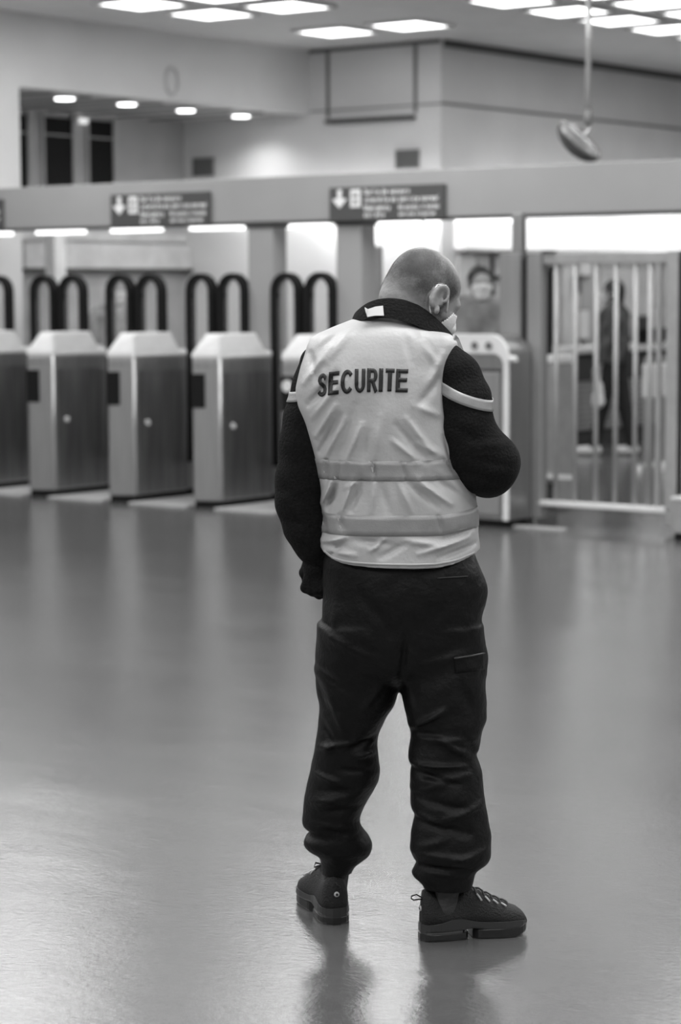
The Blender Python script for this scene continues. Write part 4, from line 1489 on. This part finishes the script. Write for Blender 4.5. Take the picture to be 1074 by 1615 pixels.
z1 = hy(600, 742, YC - 0.13)[2]
z2 = hy(600, 828, YC - 0.13)[2]
wrap_band('reflective_band', lambda x, s_: z1 + 0.0, 0.0238, vest)
wrap_band('reflective_band', lambda x, s_: z2 + 0.03 * np.clip((x - 0.20) / 0.14, 0, 1) * (1 if s_ < 0.3 else 1), 0.0245, vest)

# hem binding
hb_t = [(510, 866.5), (516, 871), (525, 878), (541, 883), (557, 885.5), (585, 887.5), (615, 888.5), (650, 889), (686, 888), (710, 884), (725, 880), (742, 872.5), (749, 869.5)]
hb_b = [(u, v + 3.2) for u, v in hb_t]
o = strip_on(f_vest, 'hem_binding', M['seam'], guard, hb_t, hb_b, 60, 3, 0.0025); reparent(o, vest)

# lettering SECURITE
letters = [('S', 500.5, 516.0, 588.5, 625.5, 2.0), ('E', 518.0, 534.5, 586.0, 622.5, 1.6), ('C', 537.0, 557.5, 583.0, 621.0, 1.2), ('U', 559.0, 576.5, 581.8, 619.5, 0.6),
           ('R', 578.5, 596.0, 581.0, 618.3, 0.5), ('I', 597.0, 604.5, 581.0, 617.8, 1.2), ('T', 607.8, 621.8, 581.2, 617.0, 1.5), ('E', 624.5, 643.5, 582.0, 618.5, 1.6)]
allv, allq = [], []
for ch, x0, x1, y0, y1, sl in letters:
    wpx, hpx = x1 - x0, y1 - y0
    tpx = 3.25
    tx = tpx / wpx
    ty = tpx / hpx
    rise = -0.10 if x0 < 536 else (-0.03 if x0 < 578 else 0.02)
    for rows in strokes(ch, tx if ch != 'I' else tpx / wpx, ty, 0.1):
        base = len(allv)
        for tri in rows:
            for (gx_, gy_) in tri:
                if ch == 'S':
                    gx_ = gx_ + 0.0
                if ch not in 'IT':
                    gx_ = tx + (gx_ - 0.14) / 0.72 * (1 - 2 * tx) if ch != 'E' else tx + (gx_ - 0.14) / 0.80 * (1 - tx)
                gy_ = ty + (gy_ - 0.09) / 0.82 * (1 - 2 * ty)
                u = x0 + gx_ * wpx + sl * (gy_ - 0.5)
                v = y1 - gy_ * hpx + rise * (gx_ - 0.5) * wpx
                allv.append((u, v))
        for i in range(len(rows) - 1):
            for j in range(2):
                allq.append((base + 3 * i + j, base + 3 * i + 3 + j, base + 3 * i + 4 + j, base + 3 * i + 1 + j))
P_ = on_back(f_vest, allv, 0.0022)
o = raw_mesh('lettering', P_, np.array(allq), M['ink'], guard)
sd = o.modifiers.new('thickness', 'SOLIDIFY'); sd.thickness = 0.0012; sd.offset = 0
reparent(o, vest)['label'] = 'black capital letters SECURITE'

# sleeve stripes
def f_sl(X, Y, Z):
    return f_sleeves(X, Y, Z)


def sleeve_ring(c, tilt_x, tilt_y, hw, n=90, rows=5, off=0.0025):
    """reflective ring sewn round a sleeve"""
    P0, D = [], []
    for r in range(rows):
        for k in range(n):
            a = 2 * math.pi * k / n
            z = c[2] + tilt_x * math.cos(a) + tilt_y * math.sin(a) + hw * (1 - 2 * r / (rows - 1))
            P0.append((c[0] + 0.14 * math.cos(a), c[1] + 0.14 * math.sin(a), z))
            D.append((-math.cos(a), -math.sin(a), 0))
    P0, D = np.array(P0), np.array(D)
    q_, t_ = march(f_sl, P0, D, 90, 0.13)
    Q = [(r * n + k, r * n + (k + 1) % n, (r + 1) * n + (k + 1) % n, (r + 1) * n + k) for r in range(rows - 1) for k in range(n)]
    o_ = raw_mesh('sleeve_stripe', q_ - D * off, np.array(Q), M['band'], guard)
    sd_ = o_.modifiers.new('thickness', 'SOLIDIFY'); sd_.thickness = 0.0012; sd_.offset = 0
    return reparent(o_, jacket)


sleeve_ring(hy(732, 620, YC - 0.05), -0.026, 0.014, 0.0138)
sleeve_ring(hy(498, 616, YC + 0.03), 0.014, 0.004, 0.0125)

# collar: stand-up ring round the neck, high at the back, falling to the front right
def ring_pt(u, v, y_):
    return hy(u, v, y_)


ctop = [(560, 489, YC + 0.02), (572, 478, YC - 0.02), (590, 471, YC - 0.045), (610, 468.5, YC - 0.052), (635, 470.5, YC - 0.050), (658, 477, YC - 0.036), (680, 491, YC - 0.035), (698, 507, YC - 0.015), (712, 521, YC + 0.025), (719, 530, YC + 0.08), (706, 536, YC + 0.165), (684, 536, YC + 0.19), (655, 528, YC + 0.20), (620, 514, YC + 0.185), (590, 502, YC + 0.15), (568, 494, YC + 0.10), (558, 490, YC + 0.06)]
cbot = [(551, 512, YC + 0.02), (560, 507, YC - 0.04), (585, 502, YC - 0.075), (610, 501, YC - 0.085), (640, 507, YC - 0.083), (668, 518, YC - 0.07), (692, 530, YC - 0.06), (712, 542, YC - 0.02), (723, 552, YC + 0.04), (722, 560, YC + 0.12), (706, 566, YC + 0.15), (684, 566, YC + 0.16), (655, 558, YC + 0.16), (620, 544, YC + 0.15), (590, 532, YC + 0.14), (566, 520, YC + 0.10), (552, 514, YC + 0.06)]
V_, Q_ = [], []
A_ = np.array([hy(*q) for q in ctop])
B_ = np.array([hy(*q) for q in cbot])
cen = A_.mean(0)
nn = len(A_)


def inward(P0, d):
    e = cen - P0
    e[:, 2] = 0
    return P0 + e / np.linalg.norm(e, axis=1)[:, None] * d


rings = [B_, B_ * 0.5 + A_ * 0.5 + (B_ - cen) * 0.0, A_ + np.array([0, 0, -0.006]), inward(A_ + np.array([0, 0, 0.001]), 0.007), inward(A_ + np.array([0, 0, -0.006]), 0.015), inward(B_ * 0.5 + A_ * 0.5, 0.018), inward(B_, 0.02)]
V_ = np.concatenate(rings)
for i in range(len(rings) - 1):
    for k in range(nn):
        l = (k + 1) % nn
        Q_.append((i * nn + k, i * nn + l, (i + 1) * nn + l, (i + 1) * nn + k))
o = raw_mesh('collar', V_, np.array(Q_), M['jacket'], guard)
ss = o.modifiers.new('subdiv', 'SUBSURF'); ss.levels = 2; ss.render_levels = 2
reparent(o, jacket)

# neck tag of the vest folded up over the collar
tg = [(575.5, 484.5), (580, 487.5), (592, 483.5), (604, 482), (605.5, 497.5), (592, 497.5), (579.5, 499.5), (577, 492)]
yt = [YC - 0.066] * 4 + [YC - 0.086] * 4
vv = [hy(u, v, y_) for (u, v), y_ in zip(tg, yt)]
mb = MB(); mb.add(vv, [(0, 7, 1), (1, 7, 6, 2), (2, 6, 5, 3), (3, 5, 4)])
o = mb.build('neck_tag', M['seam'], guard); reparent(o, vest)
sd = o.modifiers.new('thickness', 'SOLIDIFY'); sd.thickness = 0.002
# front shoulder piece of the vest showing past the right shoulder
fp_ = [(719, 528, YC - 0.02), (724, 534, YC + 0.01), (734, 560, YC + 0.03), (728, 560, YC + 0.01), (713, 545, YC - 0.03), (716, 536, YC - 0.03)]
mb = MB(); mb.add([hy(*q) for q in fp_], [(0, 5, 4, 3, 2, 1)])
o = mb.build('front_shoulder', M['band'], guard); reparent(o, vest)
sd = o.modifiers.new('thickness', 'SOLIDIFY'); sd.thickness = 0.003

# ---- body with head, neck, hands, legs: one continuous skin
HB = frame(math.radians(56), math.radians(33), math.radians(-4))
HCen = hy(672, 459.5, YC + 0.055)
HS = 0.955
Fd = Field((-0.13, YC - 0.20, 0.03), (0.44, YC + 0.50, 1.76), 0.004)
head(Fd, HCen, HB, HS)
nk = hy(640, 525, YC + 0.03)
nb = HCen + HB @ np.array([0, -0.045, -0.055])
Fd.cone(nb, nk, 0.060, 0.066, 0.025)
Fd.cone(HCen + HB @ np.array([0, 0.0, -0.075]), hy(640, 530, YC + 0.07), 0.048, 0.055, 0.02)
Fd.cone(hy(560, 565, YC + 0.01), hy(665, 565, YC + 0.01), 0.058, 0.058, 0.02)
Fd.cone(nk, hy(610, 640, YC + 0.01), 0.066, 0.08, 0.03)
Fd.cone(hy(570, 610, YC), hy(575, 760, YC), 0.08, 0.09, 0.03)
Fd.cone(hy(645, 610, YC), hy(665, 760, YC), 0.08, 0.09, 0.03)
Fd.cone(hy(580, 760, YC), hy(575, 960, YC), 0.095, 0.10, 0.04)
Fd.cone(hy(680, 760, YC), hy(690, 960, YC), 0.095, 0.10, 0.04)
Fd.cone(hy(575, 960, YC), hy(545, 1180, YC + 0.05), 0.085, 0.052, 0.03)
Fd.cone(hy(545, 1180, YC + 0.05), hy(532, 1360, YC + 0.115), 0.050, 0.029, 0.03)
Fd.cone(hy(532, 1360, YC + 0.115), hy(528, 1425, YC + 0.125), 0.029, 0.022, 0.02)
Fd.cone(hy(692, 960, YC), hy(704, 1180, YC - 0.03), 0.085, 0.052, 0.03)
Fd.cone(hy(704, 1180, YC - 0.03), hy(708, 1370, YC - 0.07), 0.050, 0.036, 0.03)
Fd.cone(hy(708, 1370, YC - 0.07), hy(703, 1432, YC - 0.07), 0.031, 0.022, 0.02)
for key in ('left', 'right'):
    ch = chain(key)
    for (a, ra), (b, rb) in zip(ch[:-1], ch[1:]):
        Fd.cone(a, b, ra * 0.66, rb * 0.66, 0.02)
wl = chain('left')[-1][0]
lf = hy(497, 925, YC + 0.01) - wl
Fd.cone(wl, wl + lf * 0.2, 0.026, 0.024, 0.01)
hand(Fd, wl, lf, (0.35, 0.6, 0.0), (0.3, 1, 0), 0.88, (70, 85, 60))
wr = chain('right')[-1][0]
wr2 = wr + np.array([-0.035, 0.055, 0.02])
Fd.cone(wr, wr2, 0.028, 0.026, 0.01)
hand(Fd, wr2, (-0.35, 0.45, 0.25), (-0.75, -0.3, 0.2), (0.1, 0.2, 1.0), 0.98, (30, 50, 35))
body = Fd.mesh('body', M['skin'], guard, smooth_it=1)
for a_, b_ in ((hy(532, 1345, YC + 0.11), hy(528, 1425, YC + 0.125)), (hy(708, 1365, YC - 0.07), hy(703, 1432, YC - 0.07))):
    Sf = Field(np.minimum(a_, b_) - 0.06, np.maximum(a_, b_) + 0.06, 0.004)
    Sf.cone(a_, b_, 0.037, 0.026, 0.0)
    Sf.mesh('sock', M['sock'], guard, smooth_it=1)

# glove on the left hand
G = Field(np.minimum(wl, wl + lf) - 0.10, np.maximum(wl, wl + lf) + 0.10, 0.003)
hand(G, wl, lf, (0.35, 0.6, 0.0), (0.3, 1, 0), 0.88, (70, 85, 60), 0.006, 0.0035)
G.cone(wl - lf * 0.3, wl + lf * 0.3, 0.034, 0.030, 0.01)
gl = G.mesh('glove', M['jacket'], guard, smooth_it=1)

# hair: close stubble over back and sides, bald crown
Hd = Field(HCen - 0.16, HCen + 0.16, 0.0035)
head(Hd, HCen, HB, HS, ears=False)
Hd.cone(nb, nk, 0.060, 0.066, 0.025)
Hd.F -= 0.003


def hairkeep(c):
    q = (c - HCen) @ HB / HS
    ear = ((q[:, 1] + 0.010) ** 2 / 0.028 ** 2 + (q[:, 2] + 0.02) ** 2 / 0.042 ** 2) < 1
    scalp = (q[:, 1] < 0.075) & (q[:, 2] > -0.085) & (q[:, 1] < 0.045 + 0.5 * (q[:, 2] + 0.0))
    beard = (q[:, 2] < -0.03) & (q[:, 2] > -0.135) & (q[:, 1] < 0.075) & (q[:, 1] > -0.012)
    return (scalp | beard) & ~(ear & (np.abs(q[:, 0]) > 0.05))


hair = Hd.mesh('hair', M['skin'], guard, keep=hairkeep, smooth_it=1)
me = hair.data
co = np.empty(len(me.vertices) * 3, np.float32)
me.vertices.foreach_get('co', co)
co = co.reshape(-1, 3)
q = (co - HCen) @ HB / HS
crown = np.clip((np.sqrt((q[:, 0] / 0.066) ** 2 + ((q[:, 1] - 0.022) / 0.098) ** 2 + np.where(q[:, 2] > 0.03, 0, 4)) - 0.75) / 0.55, 0, 1)
low = np.clip((q[:, 2] + 0.078 + 0.3 * np.maximum(q[:, 1], -0.05)) / 0.045, 0, 1)
front = np.clip((0.045 + 0.5 * q[:, 2] - q[:, 1]) / 0.02, 0, 1)
beard = np.clip((-0.035 - q[:, 2]) / 0.02, 0, 1) * np.clip((q[:, 1] - 0.0) / 0.015, 0, 1) * np.clip((0.073 - q[:, 1]) / 0.01, 0, 1) * np.clip((q[:, 2] + 0.132) / 0.02, 0, 1)
side_burn = np.clip((-0.01 - q[:, 2]) / 0.02, 0, 1) * np.clip((q[:, 1] - 0.008) / 0.01, 0, 1) * np.clip((0.035 - q[:, 1]) / 0.01, 0, 1)
dens = np.clip(crown * low * front + 0.9 * beard + 0.5 * side_burn, 0, 1)
at_ = me.attributes.new('stubble', 'FLOAT', 'POINT')
at_.data.foreach_set('value', dens.astype(np.float32))
hm = bpy.data.materials.new('short_stubble_hair')
hm.use_nodes = True
nt = hm.node_tree
bb = nt.nodes['Principled BSDF']
bb.inputs['Base Color'].default_value = (0.045, 0.045, 0.045, 1)
bb.inputs['Roughness'].default_value = 0.6
an = nt.nodes.new('ShaderNodeAttribute'); an.attribute_name = 'stubble'
tc = nt.nodes.new('ShaderNodeTexCoord')
nz_ = nt.nodes.new('ShaderNodeTexNoise'); nz_.inputs['Scale'].default_value = 230; nz_.inputs['Detail'].default_value = 3
nz2 = nt.nodes.new('ShaderNodeTexNoise'); nz2.inputs['Scale'].default_value = 26; nz2.inputs['Detail'].default_value = 3
nt.links.new(tc.outputs['Object'], nz_.inputs['Vector']); nt.links.new(tc.outputs['Object'], nz2.inputs['Vector'])
m1 = nt.nodes.new('ShaderNodeMath'); m1.operation = 'MULTIPLY_ADD'; m1.inputs[1].default_value = 0.55
nt.links.new(nz_.outputs['Fac'], m1.inputs[0]); nt.links.new(nz2.outputs['Fac'], m1.inputs[2])
mr = nt.nodes.new('ShaderNodeMapRange'); mr.inputs['From Min'].default_value = 0.55; mr.inputs['From Max'].default_value = 0.95; mr.inputs['To Min'].default_value = 0.35; mr.inputs['To Max'].default_value = 0.95
nt.links.new(m1.outputs[0], mr.inputs['Value'])
m2 = nt.nodes.new('ShaderNodeMath'); m2.operation = 'MULTIPLY'
nt.links.new(mr.outputs[0], m2.inputs[0]); nt.links.new(an.outputs['Fac'], m2.inputs[1])
tr = nt.nodes.new('ShaderNodeBsdfTransparent'); mx = nt.nodes.new('ShaderNodeMixShader')
nt.links.new(m2.outputs[0], mx.inputs[0]); nt.links.new(tr.outputs[0], mx.inputs[1]); nt.links.new(bb.outputs[0], mx.inputs[2])
nt.links.new(mx.outputs[0], nt.nodes['Material Output'].inputs['Surface'])
me.materials[0] = hm


def mask_part(C, B_, s, parent, inv=None):
    Fm = Field(C - 0.17, C + 0.17, 0.0035)
    head(Fm, C, B_, s, ears=False)
    Fm.F -= 0.007

    def kp(c):
        q = (c - C) @ B_ / s
        return (q[:, 1] > 0.040) & (q[:, 2] < -0.025 + 0.15 * (q[:, 1] - 0.05)) & (q[:, 2] > -0.135) & (q[:, 1] > 0.040 + 0.40 * np.abs(q[:, 2] + 0.07))
    o = Fm.mesh('face_mask', M['maskm'], parent, keep=kp, smooth_it=2)
    sd = o.modifiers.new('thickness', 'SOLIDIFY'); sd.thickness = 0.0015
    return o


fm = mask_part(HCen, HB, HS, guard)


def hl(x, y, z):
    return tuple(HCen + HB @ (np.array([x, y, z]) * HS))


mb = MB()
mb.tube([hl(0.060, 0.052, -0.038), hl(0.079, 0.030, -0.022), hl(0.088, 0.010, 0.004), hl(0.090, -0.012, 0.016), hl(0.083, -0.030, 0.006)], 0.0021, 8)
mb.tube([hl(0.083, -0.030, 0.006), hl(0.080, -0.030, -0.03), hl(0.080, -0.014, -0.054), hl(0.074, 0.014, -0.075), hl(0.060, 0.050, -0.085)], 0.0019, 8)
o = mb.build('ear_loop', M['maskm'], guard, smooth=True); reparent(o, fm)

# ---- shoes
def shoe(label, heel, yaw, side):
    c, s = math.cos(yaw), math.sin(yaw)
    Mx = Matrix.Translation(Vector(heel)) @ Matrix.Rotation(yaw, 4, 'Z')

    def put(mb, name, m, parent=None, smooth=True, bevel=0):
        vs = [tuple(Mx @ Vector(q)) for q in mb.v]
        mb2 = MB(); mb2.v = vs; mb2.f = mb.f
        o_ = mb2.build(name, m, parent or guard, smooth=smooth, bevel=bevel)
        o_.matrix_parent_inverse = guard_inv.inverted() if parent is None else Matrix.Identity(4)
        return o_
    S_ = [0.0, 0.006, 0.02, 0.045, 0.07, 0.095, 0.12, 0.145, 0.17, 0.20, 0.225, 0.245, 0.258, 0.267, 0.272]
    Ht = [0.085, 0.124, 0.128, 0.112, 0.106, 0.114, 0.124, 0.116, 0.102, 0.086, 0.076, 0.068, 0.058, 0.045, 0.034]
    Wd = [0.016, 0.028, 0.035, 0.039, 0.039, 0.038, 0.039, 0.042, 0.045, 0.048, 0.046, 0.040, 0.031, 0.020, 0.008]
    offc = [0.006 * math.sin(x / 0.27 * math.pi) * side for x in S_]
    seg = 16

    def loft(z0f, hf, wf, nm, m, parent=None, ss_=S_, ptop=0.6):
        vs, fs = [], []
        for i, x in enumerate(ss_):
            w_, h_, z_ = wf(x), hf(x), z0f(x)
            oc = float(np.interp(x, S_, offc))
            for k in range(seg + 1):
                a = math.pi * k / seg
                cz = math.sin(a) ** ptop
                vs.append((x, oc + w_ * math.cos(a), z_ + (h_ - z_) * cz))
        n_ = seg + 1
        for i in range(len(ss_) - 1):
            for k in range(seg):
                fs.append((i * n_ + k, (i + 1) * n_ + k, (i + 1) * n_ + k + 1, i * n_ + k + 1))
            fs.append((i * n_ + seg, (i + 1) * n_ + seg, (i + 1) * n_, i * n_))
        fs.append(tuple(range(n_)))
        fs.append(tuple((len(ss_) - 1) * n_ + k for k in range(n_ - 1, -1, -1)))
        mb = MB().add(vs, fs)
        return put(mb, nm, m, parent)
    up = loft(lambda x: 0.030, lambda x: np.interp(x, S_, Ht), lambda x: np.interp(x, S_, Wd), 'shoe', M['shoe'])
    up['label'] = label
    f2 = list(np.linspace(0.0, 0.274, 24))

    def slab(nm, m, xs, zlo_, zhi, grow, par=up):
        vs, fs = [], []
        a_, b_ = xs[0], xs[-1]
        for x in xs:
            w_ = float(np.interp(x, S_, Wd)) + grow
            e = min((x - a_), (b_ - x)) / 0.012
            w_ *= min(1, 0.55 + 0.45 * math.sqrt(max(0, min(1, e))))
            oc = float(np.interp(x, S_, offc))
            zl, zh = zlo_(x), zhi(x)
            vs += [(x, oc - w_ * 0.94, zl), (x, oc - w_, zl + 0.005), (x, oc - w_ * 0.98, zh), (x, oc + w_ * 0.98, zh), (x, oc + w_, zl + 0.005), (x, oc + w_ * 0.94, zl)]
        for i in range(len(xs) - 1):
            for k in range(6):
                l = (k + 1) % 6
                fs.append((i * 6 + k, i * 6 + l, (i + 1) * 6 + l, (i + 1) * 6 + k))
        fs.append((5, 4, 3, 2, 1, 0))
        fs.append(tuple((len(xs) - 1) * 6 + k for k in range(6)))
        return put(MB().add(vs, fs), nm, m, par, smooth=False, bevel=0.0015)
    slab('midsole', M['midsole'], list(np.linspace(-0.004, 0.272, 30)), lambda x: 0.022 + (0.006 * math.exp(-((x - 0.125) / 0.03) ** 2)) + 0.010 * max(0, (x - 0.245) / 0.03), lambda x: 0.042 + 0.012 * math.exp(-((x - 0.085) / 0.04) ** 2) - 0.006 * max(0, (x - 0.24) / 0.03), 0.003)
    slab('heel_sole', M['sole'], list(np.linspace(-0.005, 0.116, 14)), lambda x: 0.0, lambda x: 0.018, 0.003)
    slab('heel_cushion', M['clear'], list(np.linspace(-0.002, 0.108, 12)), lambda x: 0.014, lambda x: 0.027, 0.0015)
    slab('front_sole', M['sole'], list(np.linspace(0.128, 0.272, 16)), lambda x: 0.0 + 0.012 * max(0, (x - 0.235) / 0.035), lambda x: 0.024 + 0.008 * max(0, (x - 0.245) / 0.03), 0.002)
    # laces
    for k in range(5):
        x = 0.128 + k * 0.021
        h_ = float(np.interp(x, S_, Ht)) + 0.002
        h2 = float(np.interp(x + 0.012, S_, Ht)) + 0.001
        pts = [(x + 0.012, -0.026, h2 - 0.016), (x + 0.006, -0.014, h_ - 0.001), (x, 0, h_ + 0.002), (x - 0.004, 0.014, h_ - 0.001), (x, 0.026, h_ - 0.014)]
        put(MB().tube([(a, b + offc[7], c_) for a, b, c_ in pts], 0.0024, 8), 'lace', M['sock'], up)
    for sgn in (-1, 1):
        for k in range(4):
            x = 0.138 + k * 0.021
            h_ = float(np.interp(x, S_, Ht))
            def sf(x_, y_):
                w2, h2_ = float(np.interp(x_, S_, Wd)), float(np.interp(x_, S_, Ht))
                return 0.030 + (h2_ - 0.030) * max(0.0, 1 - (y_ / w2) ** 2) ** 0.3 + 0.002
            ys = [0.024, 0.029, 0.034]
            put(MB().tube([(x + 0.005 * i_, sgn * y_ + float(np.interp(x, S_, offc)), sf(x, y_)) for i_, y_ in enumerate(ys)], 0.0024, 8), 'lace_loop', M['badge'], up)
    put(MB().tube([(0.128, 0, 0.124), (0.118, 0.022, 0.132), (0.104, 0.030, 0.124), (0.112, 0.012, 0.126), (0.128, 0, 0.126), (0.124, -0.022, 0.130), (0.108, -0.028, 0.120)], 0.0022, 8), 'lace_bow', M['sock'], up)
    # pull tab and badge on the heel
    put(MB().tube([(0.004, 0, 0.104), (-0.010, 0.004, 0.112), (-0.022, 0.005, 0.109), (-0.024, 0, 0.104), (-0.020, -0.005, 0.101), (-0.008, -0.004, 0.102), (0.004, 0, 0.100)], 0.0018, 8), 'pull_tab', M['shoe'], up)
    put(MB().tube([(-0.0035, 0, 0.078), (0.004, 0, 0.078)], 0.0068, 16), 'heel_badge', M['badge'], up)
    put(MB().tube([(-0.0045, 0, 0.078), (0.0, 0, 0.078)], 0.0032, 12), 'badge_mark', M['shoe'], up)
    return up


hR = hz(664, 1483)
shoe('black mesh running shoe in side view, toe pointing right', (hR[0], hR[1] + 0.01, 0.0), math.radians(13), 1)
hL = hz(531, 1458)
shoe('black mesh running shoe seen from its heel', (hL[0], hL[1] + 0.0, 0.0), math.radians(90 + 16), -1)


# ================================================================== BACKGROUND PEOPLE
def bg_person(label, base, yaw, h, top_m, bottom_m, hair_m=None, mask=False, hood=False, stride=0.0, shoe_m=None, hp_=0.0, arm='down', wide=1.0):
    """standing figure; base world x,y; yaw: 0 faces +Y, pi faces the camera"""
    t = thing('person', label, 'person', world=(base[0], base[1], 0), rot=0)
    cy, sy = math.cos(yaw), math.sin(yaw)
    rt = np.array([cy, -sy, 0])
    fw = np.array([sy, cy, 0])
    b0 = np.array([base[0], base[1], 0])
    s = h / 1.72

    def P_(x, y, z):
        return b0 + (rt * x + fw * y) * s + np.array([0, 0, z * s])
    lo, hi = b0 + np.array([-0.45, -0.45, -0.01]), b0 + np.array([0.45, 0.45, h + 0.05])
    B2 = frame(yaw, hp_)
    C = P_(0, 0.02, 1.60)
    legs = [(-1, stride), (1, -stride)]
    # skin
    Fb = Field(lo, hi, 0.0075)
    head(Fb, C, B2, s)
    Fb.cone(P_(0, -0.01, 1.53), P_(0, -0.02, 1.40), 0.055, 0.06, 0.02)
    Fb.cone(P_(-0.14, -0.01, 1.40), P_(0.14, -0.01, 1.40), 0.055, 0.055, 0.03)
    Fb.cone(P_(0, 0, 1.36), P_(0, 0, 0.98), 0.11, 0.11, 0.04)
    for sg, st in legs:
        Fb.cone(P_(sg * 0.085, 0, 0.92), P_(sg * 0.09, st * 0.5, 0.48), 0.07, 0.045, 0.03)
        Fb.cone(P_(sg * 0.09, st * 0.5, 0.48), P_(sg * 0.09, st, 0.08), 0.045, 0.03, 0.02)
        Fb.cone(P_(sg * 0.09, st, 0.05), P_(sg * 0.10, st + 0.14, 0.04), 0.032, 0.026, 0.02)
    arms = []
    for sg in (-1, 1):
        if arm == 'down':
            ch = [P_(sg * 0.18, -0.01, 1.38), P_(sg * 0.225, -0.02, 1.12), P_(sg * 0.215, 0.06, 0.88)]
        else:
            ch = [P_(sg * 0.18 * wide, 0, 1.38), P_(sg * 0.24 * wide, -0.02, 1.12), P_(sg * 0.12 * wide, 0.20 * wide, 1.08)]
        arms.append(ch)
        Fb.cone(ch[0], ch[1], 0.045, 0.036, 0.02)
        Fb.cone(ch[1], ch[2], 0.036, 0.026, 0.02)
        d = ch[2] - ch[1]
        hand(Fb, ch[2] + d / np.linalg.norm(d) * 0.01, d, fw * 0.4 - rt * sg, fw, s * 0.98, (20, 30, 25), 0.004, 0.001)
    Fb.mesh('body', M['skin2'], t, smooth_it=1)
    # jacket
    Fj = Field(lo, hi, 0.0085)
    Fj.cone(P_(-0.15 * wide, -0.01, 1.385), P_(0.15 * wide, -0.01, 1.385), 0.068, 0.068, 0.03)
    for x in (-0.07, 0.07):
        Fj.cone(P_(x * wide, 0, 1.34), P_(x * 1.1 * wide, 0, 0.95), 0.125 * wide, 0.12 * wide, 0.05)
    Fj.cone(P_(0, -0.02, 1.40), P_(0, -0.015, 1.47), 0.085, 0.075, 0.02)
    for ch in arms:
        Fj.cone(ch[0], ch[1], 0.062 * wide, 0.055 * wide, 0.02)
        Fj.cone(ch[1], ch[2], 0.055 * wide, 0.042, 0.02)
    zz = P_(0, 0, 0.90)[2]
    Fj.F = np.maximum(Fj.F, (zz - Fj.ax[2])[None, None, :].astype(np.float32))
    X, Y, Z = Fj.ax[0][:, None, None], Fj.ax[1][None, :, None], Fj.ax[2][None, None, :]
    Fj.F -= (wob(X, Y, Z, 26, 0.004)).astype(np.float32)
    Fj.mesh('jacket', top_m, t, smooth_it=1)
    # trousers
    Ft = Field(lo, hi, 0.0085)
    Ft.cone(P_(-0.06, 0, 0.97), P_(0.06, 0, 0.97), 0.12, 0.12, 0.03)
    for sg, st in legs:
        Ft.cone(P_(sg * 0.085, 0, 0.90), P_(sg * 0.09, st * 0.5, 0.48), 0.095, 0.070, 0.03)
        Ft.cone(P_(sg * 0.09, st * 0.5, 0.48), P_(sg * 0.09, st, 0.10), 0.068, 0.052, 0.02)
    Ft.mesh('trousers', bottom_m, t, smooth_it=1)
    for sg, st in legs:
        Fs = Field(P_(sg * 0.09, st + 0.05, 0.05) - 0.2, P_(sg * 0.09, st + 0.05, 0.05) + 0.2, 0.0085)
        Fs.cone(P_(sg * 0.09, st - 0.03, 0.055), P_(sg * 0.10, st + 0.16, 0.045), 0.044, 0.040, 0.02)
        Fs.cone(P_(sg * 0.09, st - 0.01, 0.06), P_(sg * 0.09, st, 0.11), 0.045, 0.042, 0.02)
        Fs.F = np.maximum(Fs.F, (0.004 - Fs.ax[2])[None, None, :].astype(np.float32))
        Fs.mesh('shoe', shoe_m or M['shoe'], t, smooth_it=1)
    if hair_m:
        Fh = Field(C - 0.2, C + 0.2, 0.007)
        Fh.ell(C + B2 @ np.array([0, -0.022, 0.02]) * s, [0.092 * s, 0.105 * s, 0.098 * s], 0.01, 'u', B2)
        if hood:
            Fh.ell(C + B2 @ np.array([0, -0.05, -0.05]) * s, [0.088 * s, 0.07 * s, 0.10 * s], 0.03, 'u', B2)

        def kp(c):
            q_ = (c - C) @ B2 / s
            return (q_[:, 1] < 0.05 + 0.6 * (q_[:, 2] - 0.02)) & (q_[:, 2] > -0.16)
        Fh.mesh('hair', hair_m, t, keep=kp, smooth_it=1)
    if mask:
        mask_part(C, B2, s, t)
    return t, P_, fw, rt


q = hp(741, 450, 1.5)
w_ = W(q[0] + 0.09, 1.5)
bg_person('masked man in loose grey jacket facing the camera, behind the wide steel cabinet', (w_[0], w_[1]), math.radians(172), 1.77, M['greyjacket'], M['blackcloth'], M['hairb'], True, arm='front', wide=1.3)
w_ = hz(967, 718)
t, P_, fw, rt = bg_person('walking person in mottled dark jacket and black trousers with white shoes, behind the barred gate', (w_[0], w_[1]), math.radians(-62), 1.68, M['camo'], M['blackcloth'], M['hairb'], True, hood=True, stride=0.16, shoe_m=M['bag'])
# white plastic bag carried by the walker
hb = P_(-0.215, 0.075, 0.80)
t = thing('plastic_bag', 'small white plastic bag hanging from the walking person hand', 'bag', world=tuple(hb - np.array([0, 0, 0.33])), rot=0)
Fb = Field((-0.12, -0.12, -0.02), (0.12, 0.12, 0.36), 0.006)
Fb.cone((0, 0, 0.07), (0, 0, 0.20), 0.062, 0.045, 0.02)
Fb.cone((0, 0, 0.20), (0, 0, 0.31), 0.040, 0.016, 0.02)
X, Y, Z = Fb.ax[0][:, None, None], Fb.ax[1][None, :, None], Fb.ax[2][None, None, :]
Fb.F -= wob(X, Y, Z, 60, 0.003).astype(np.float32)
o = Fb.mesh('bag_body', M['bag'], None, smooth_it=1)
o.parent = t
MB().tube([(-0.012, 0, 0.30), (-0.02, 0, 0.335), (0, 0, 0.36), (0.02, 0, 0.335), (0.012, 0, 0.30)], 0.004, 8).build('handle', M['bag'], t, smooth=True)
w_ = W(*hp(184, 455, 3.0)[:2])
bg_person('masked person in grey coat seen through an arched door below the small sign', (w_[0], w_[1]), math.radians(165), 1.72, M['greyjacket'], M['blackcloth'], M['greyjacket'], True)
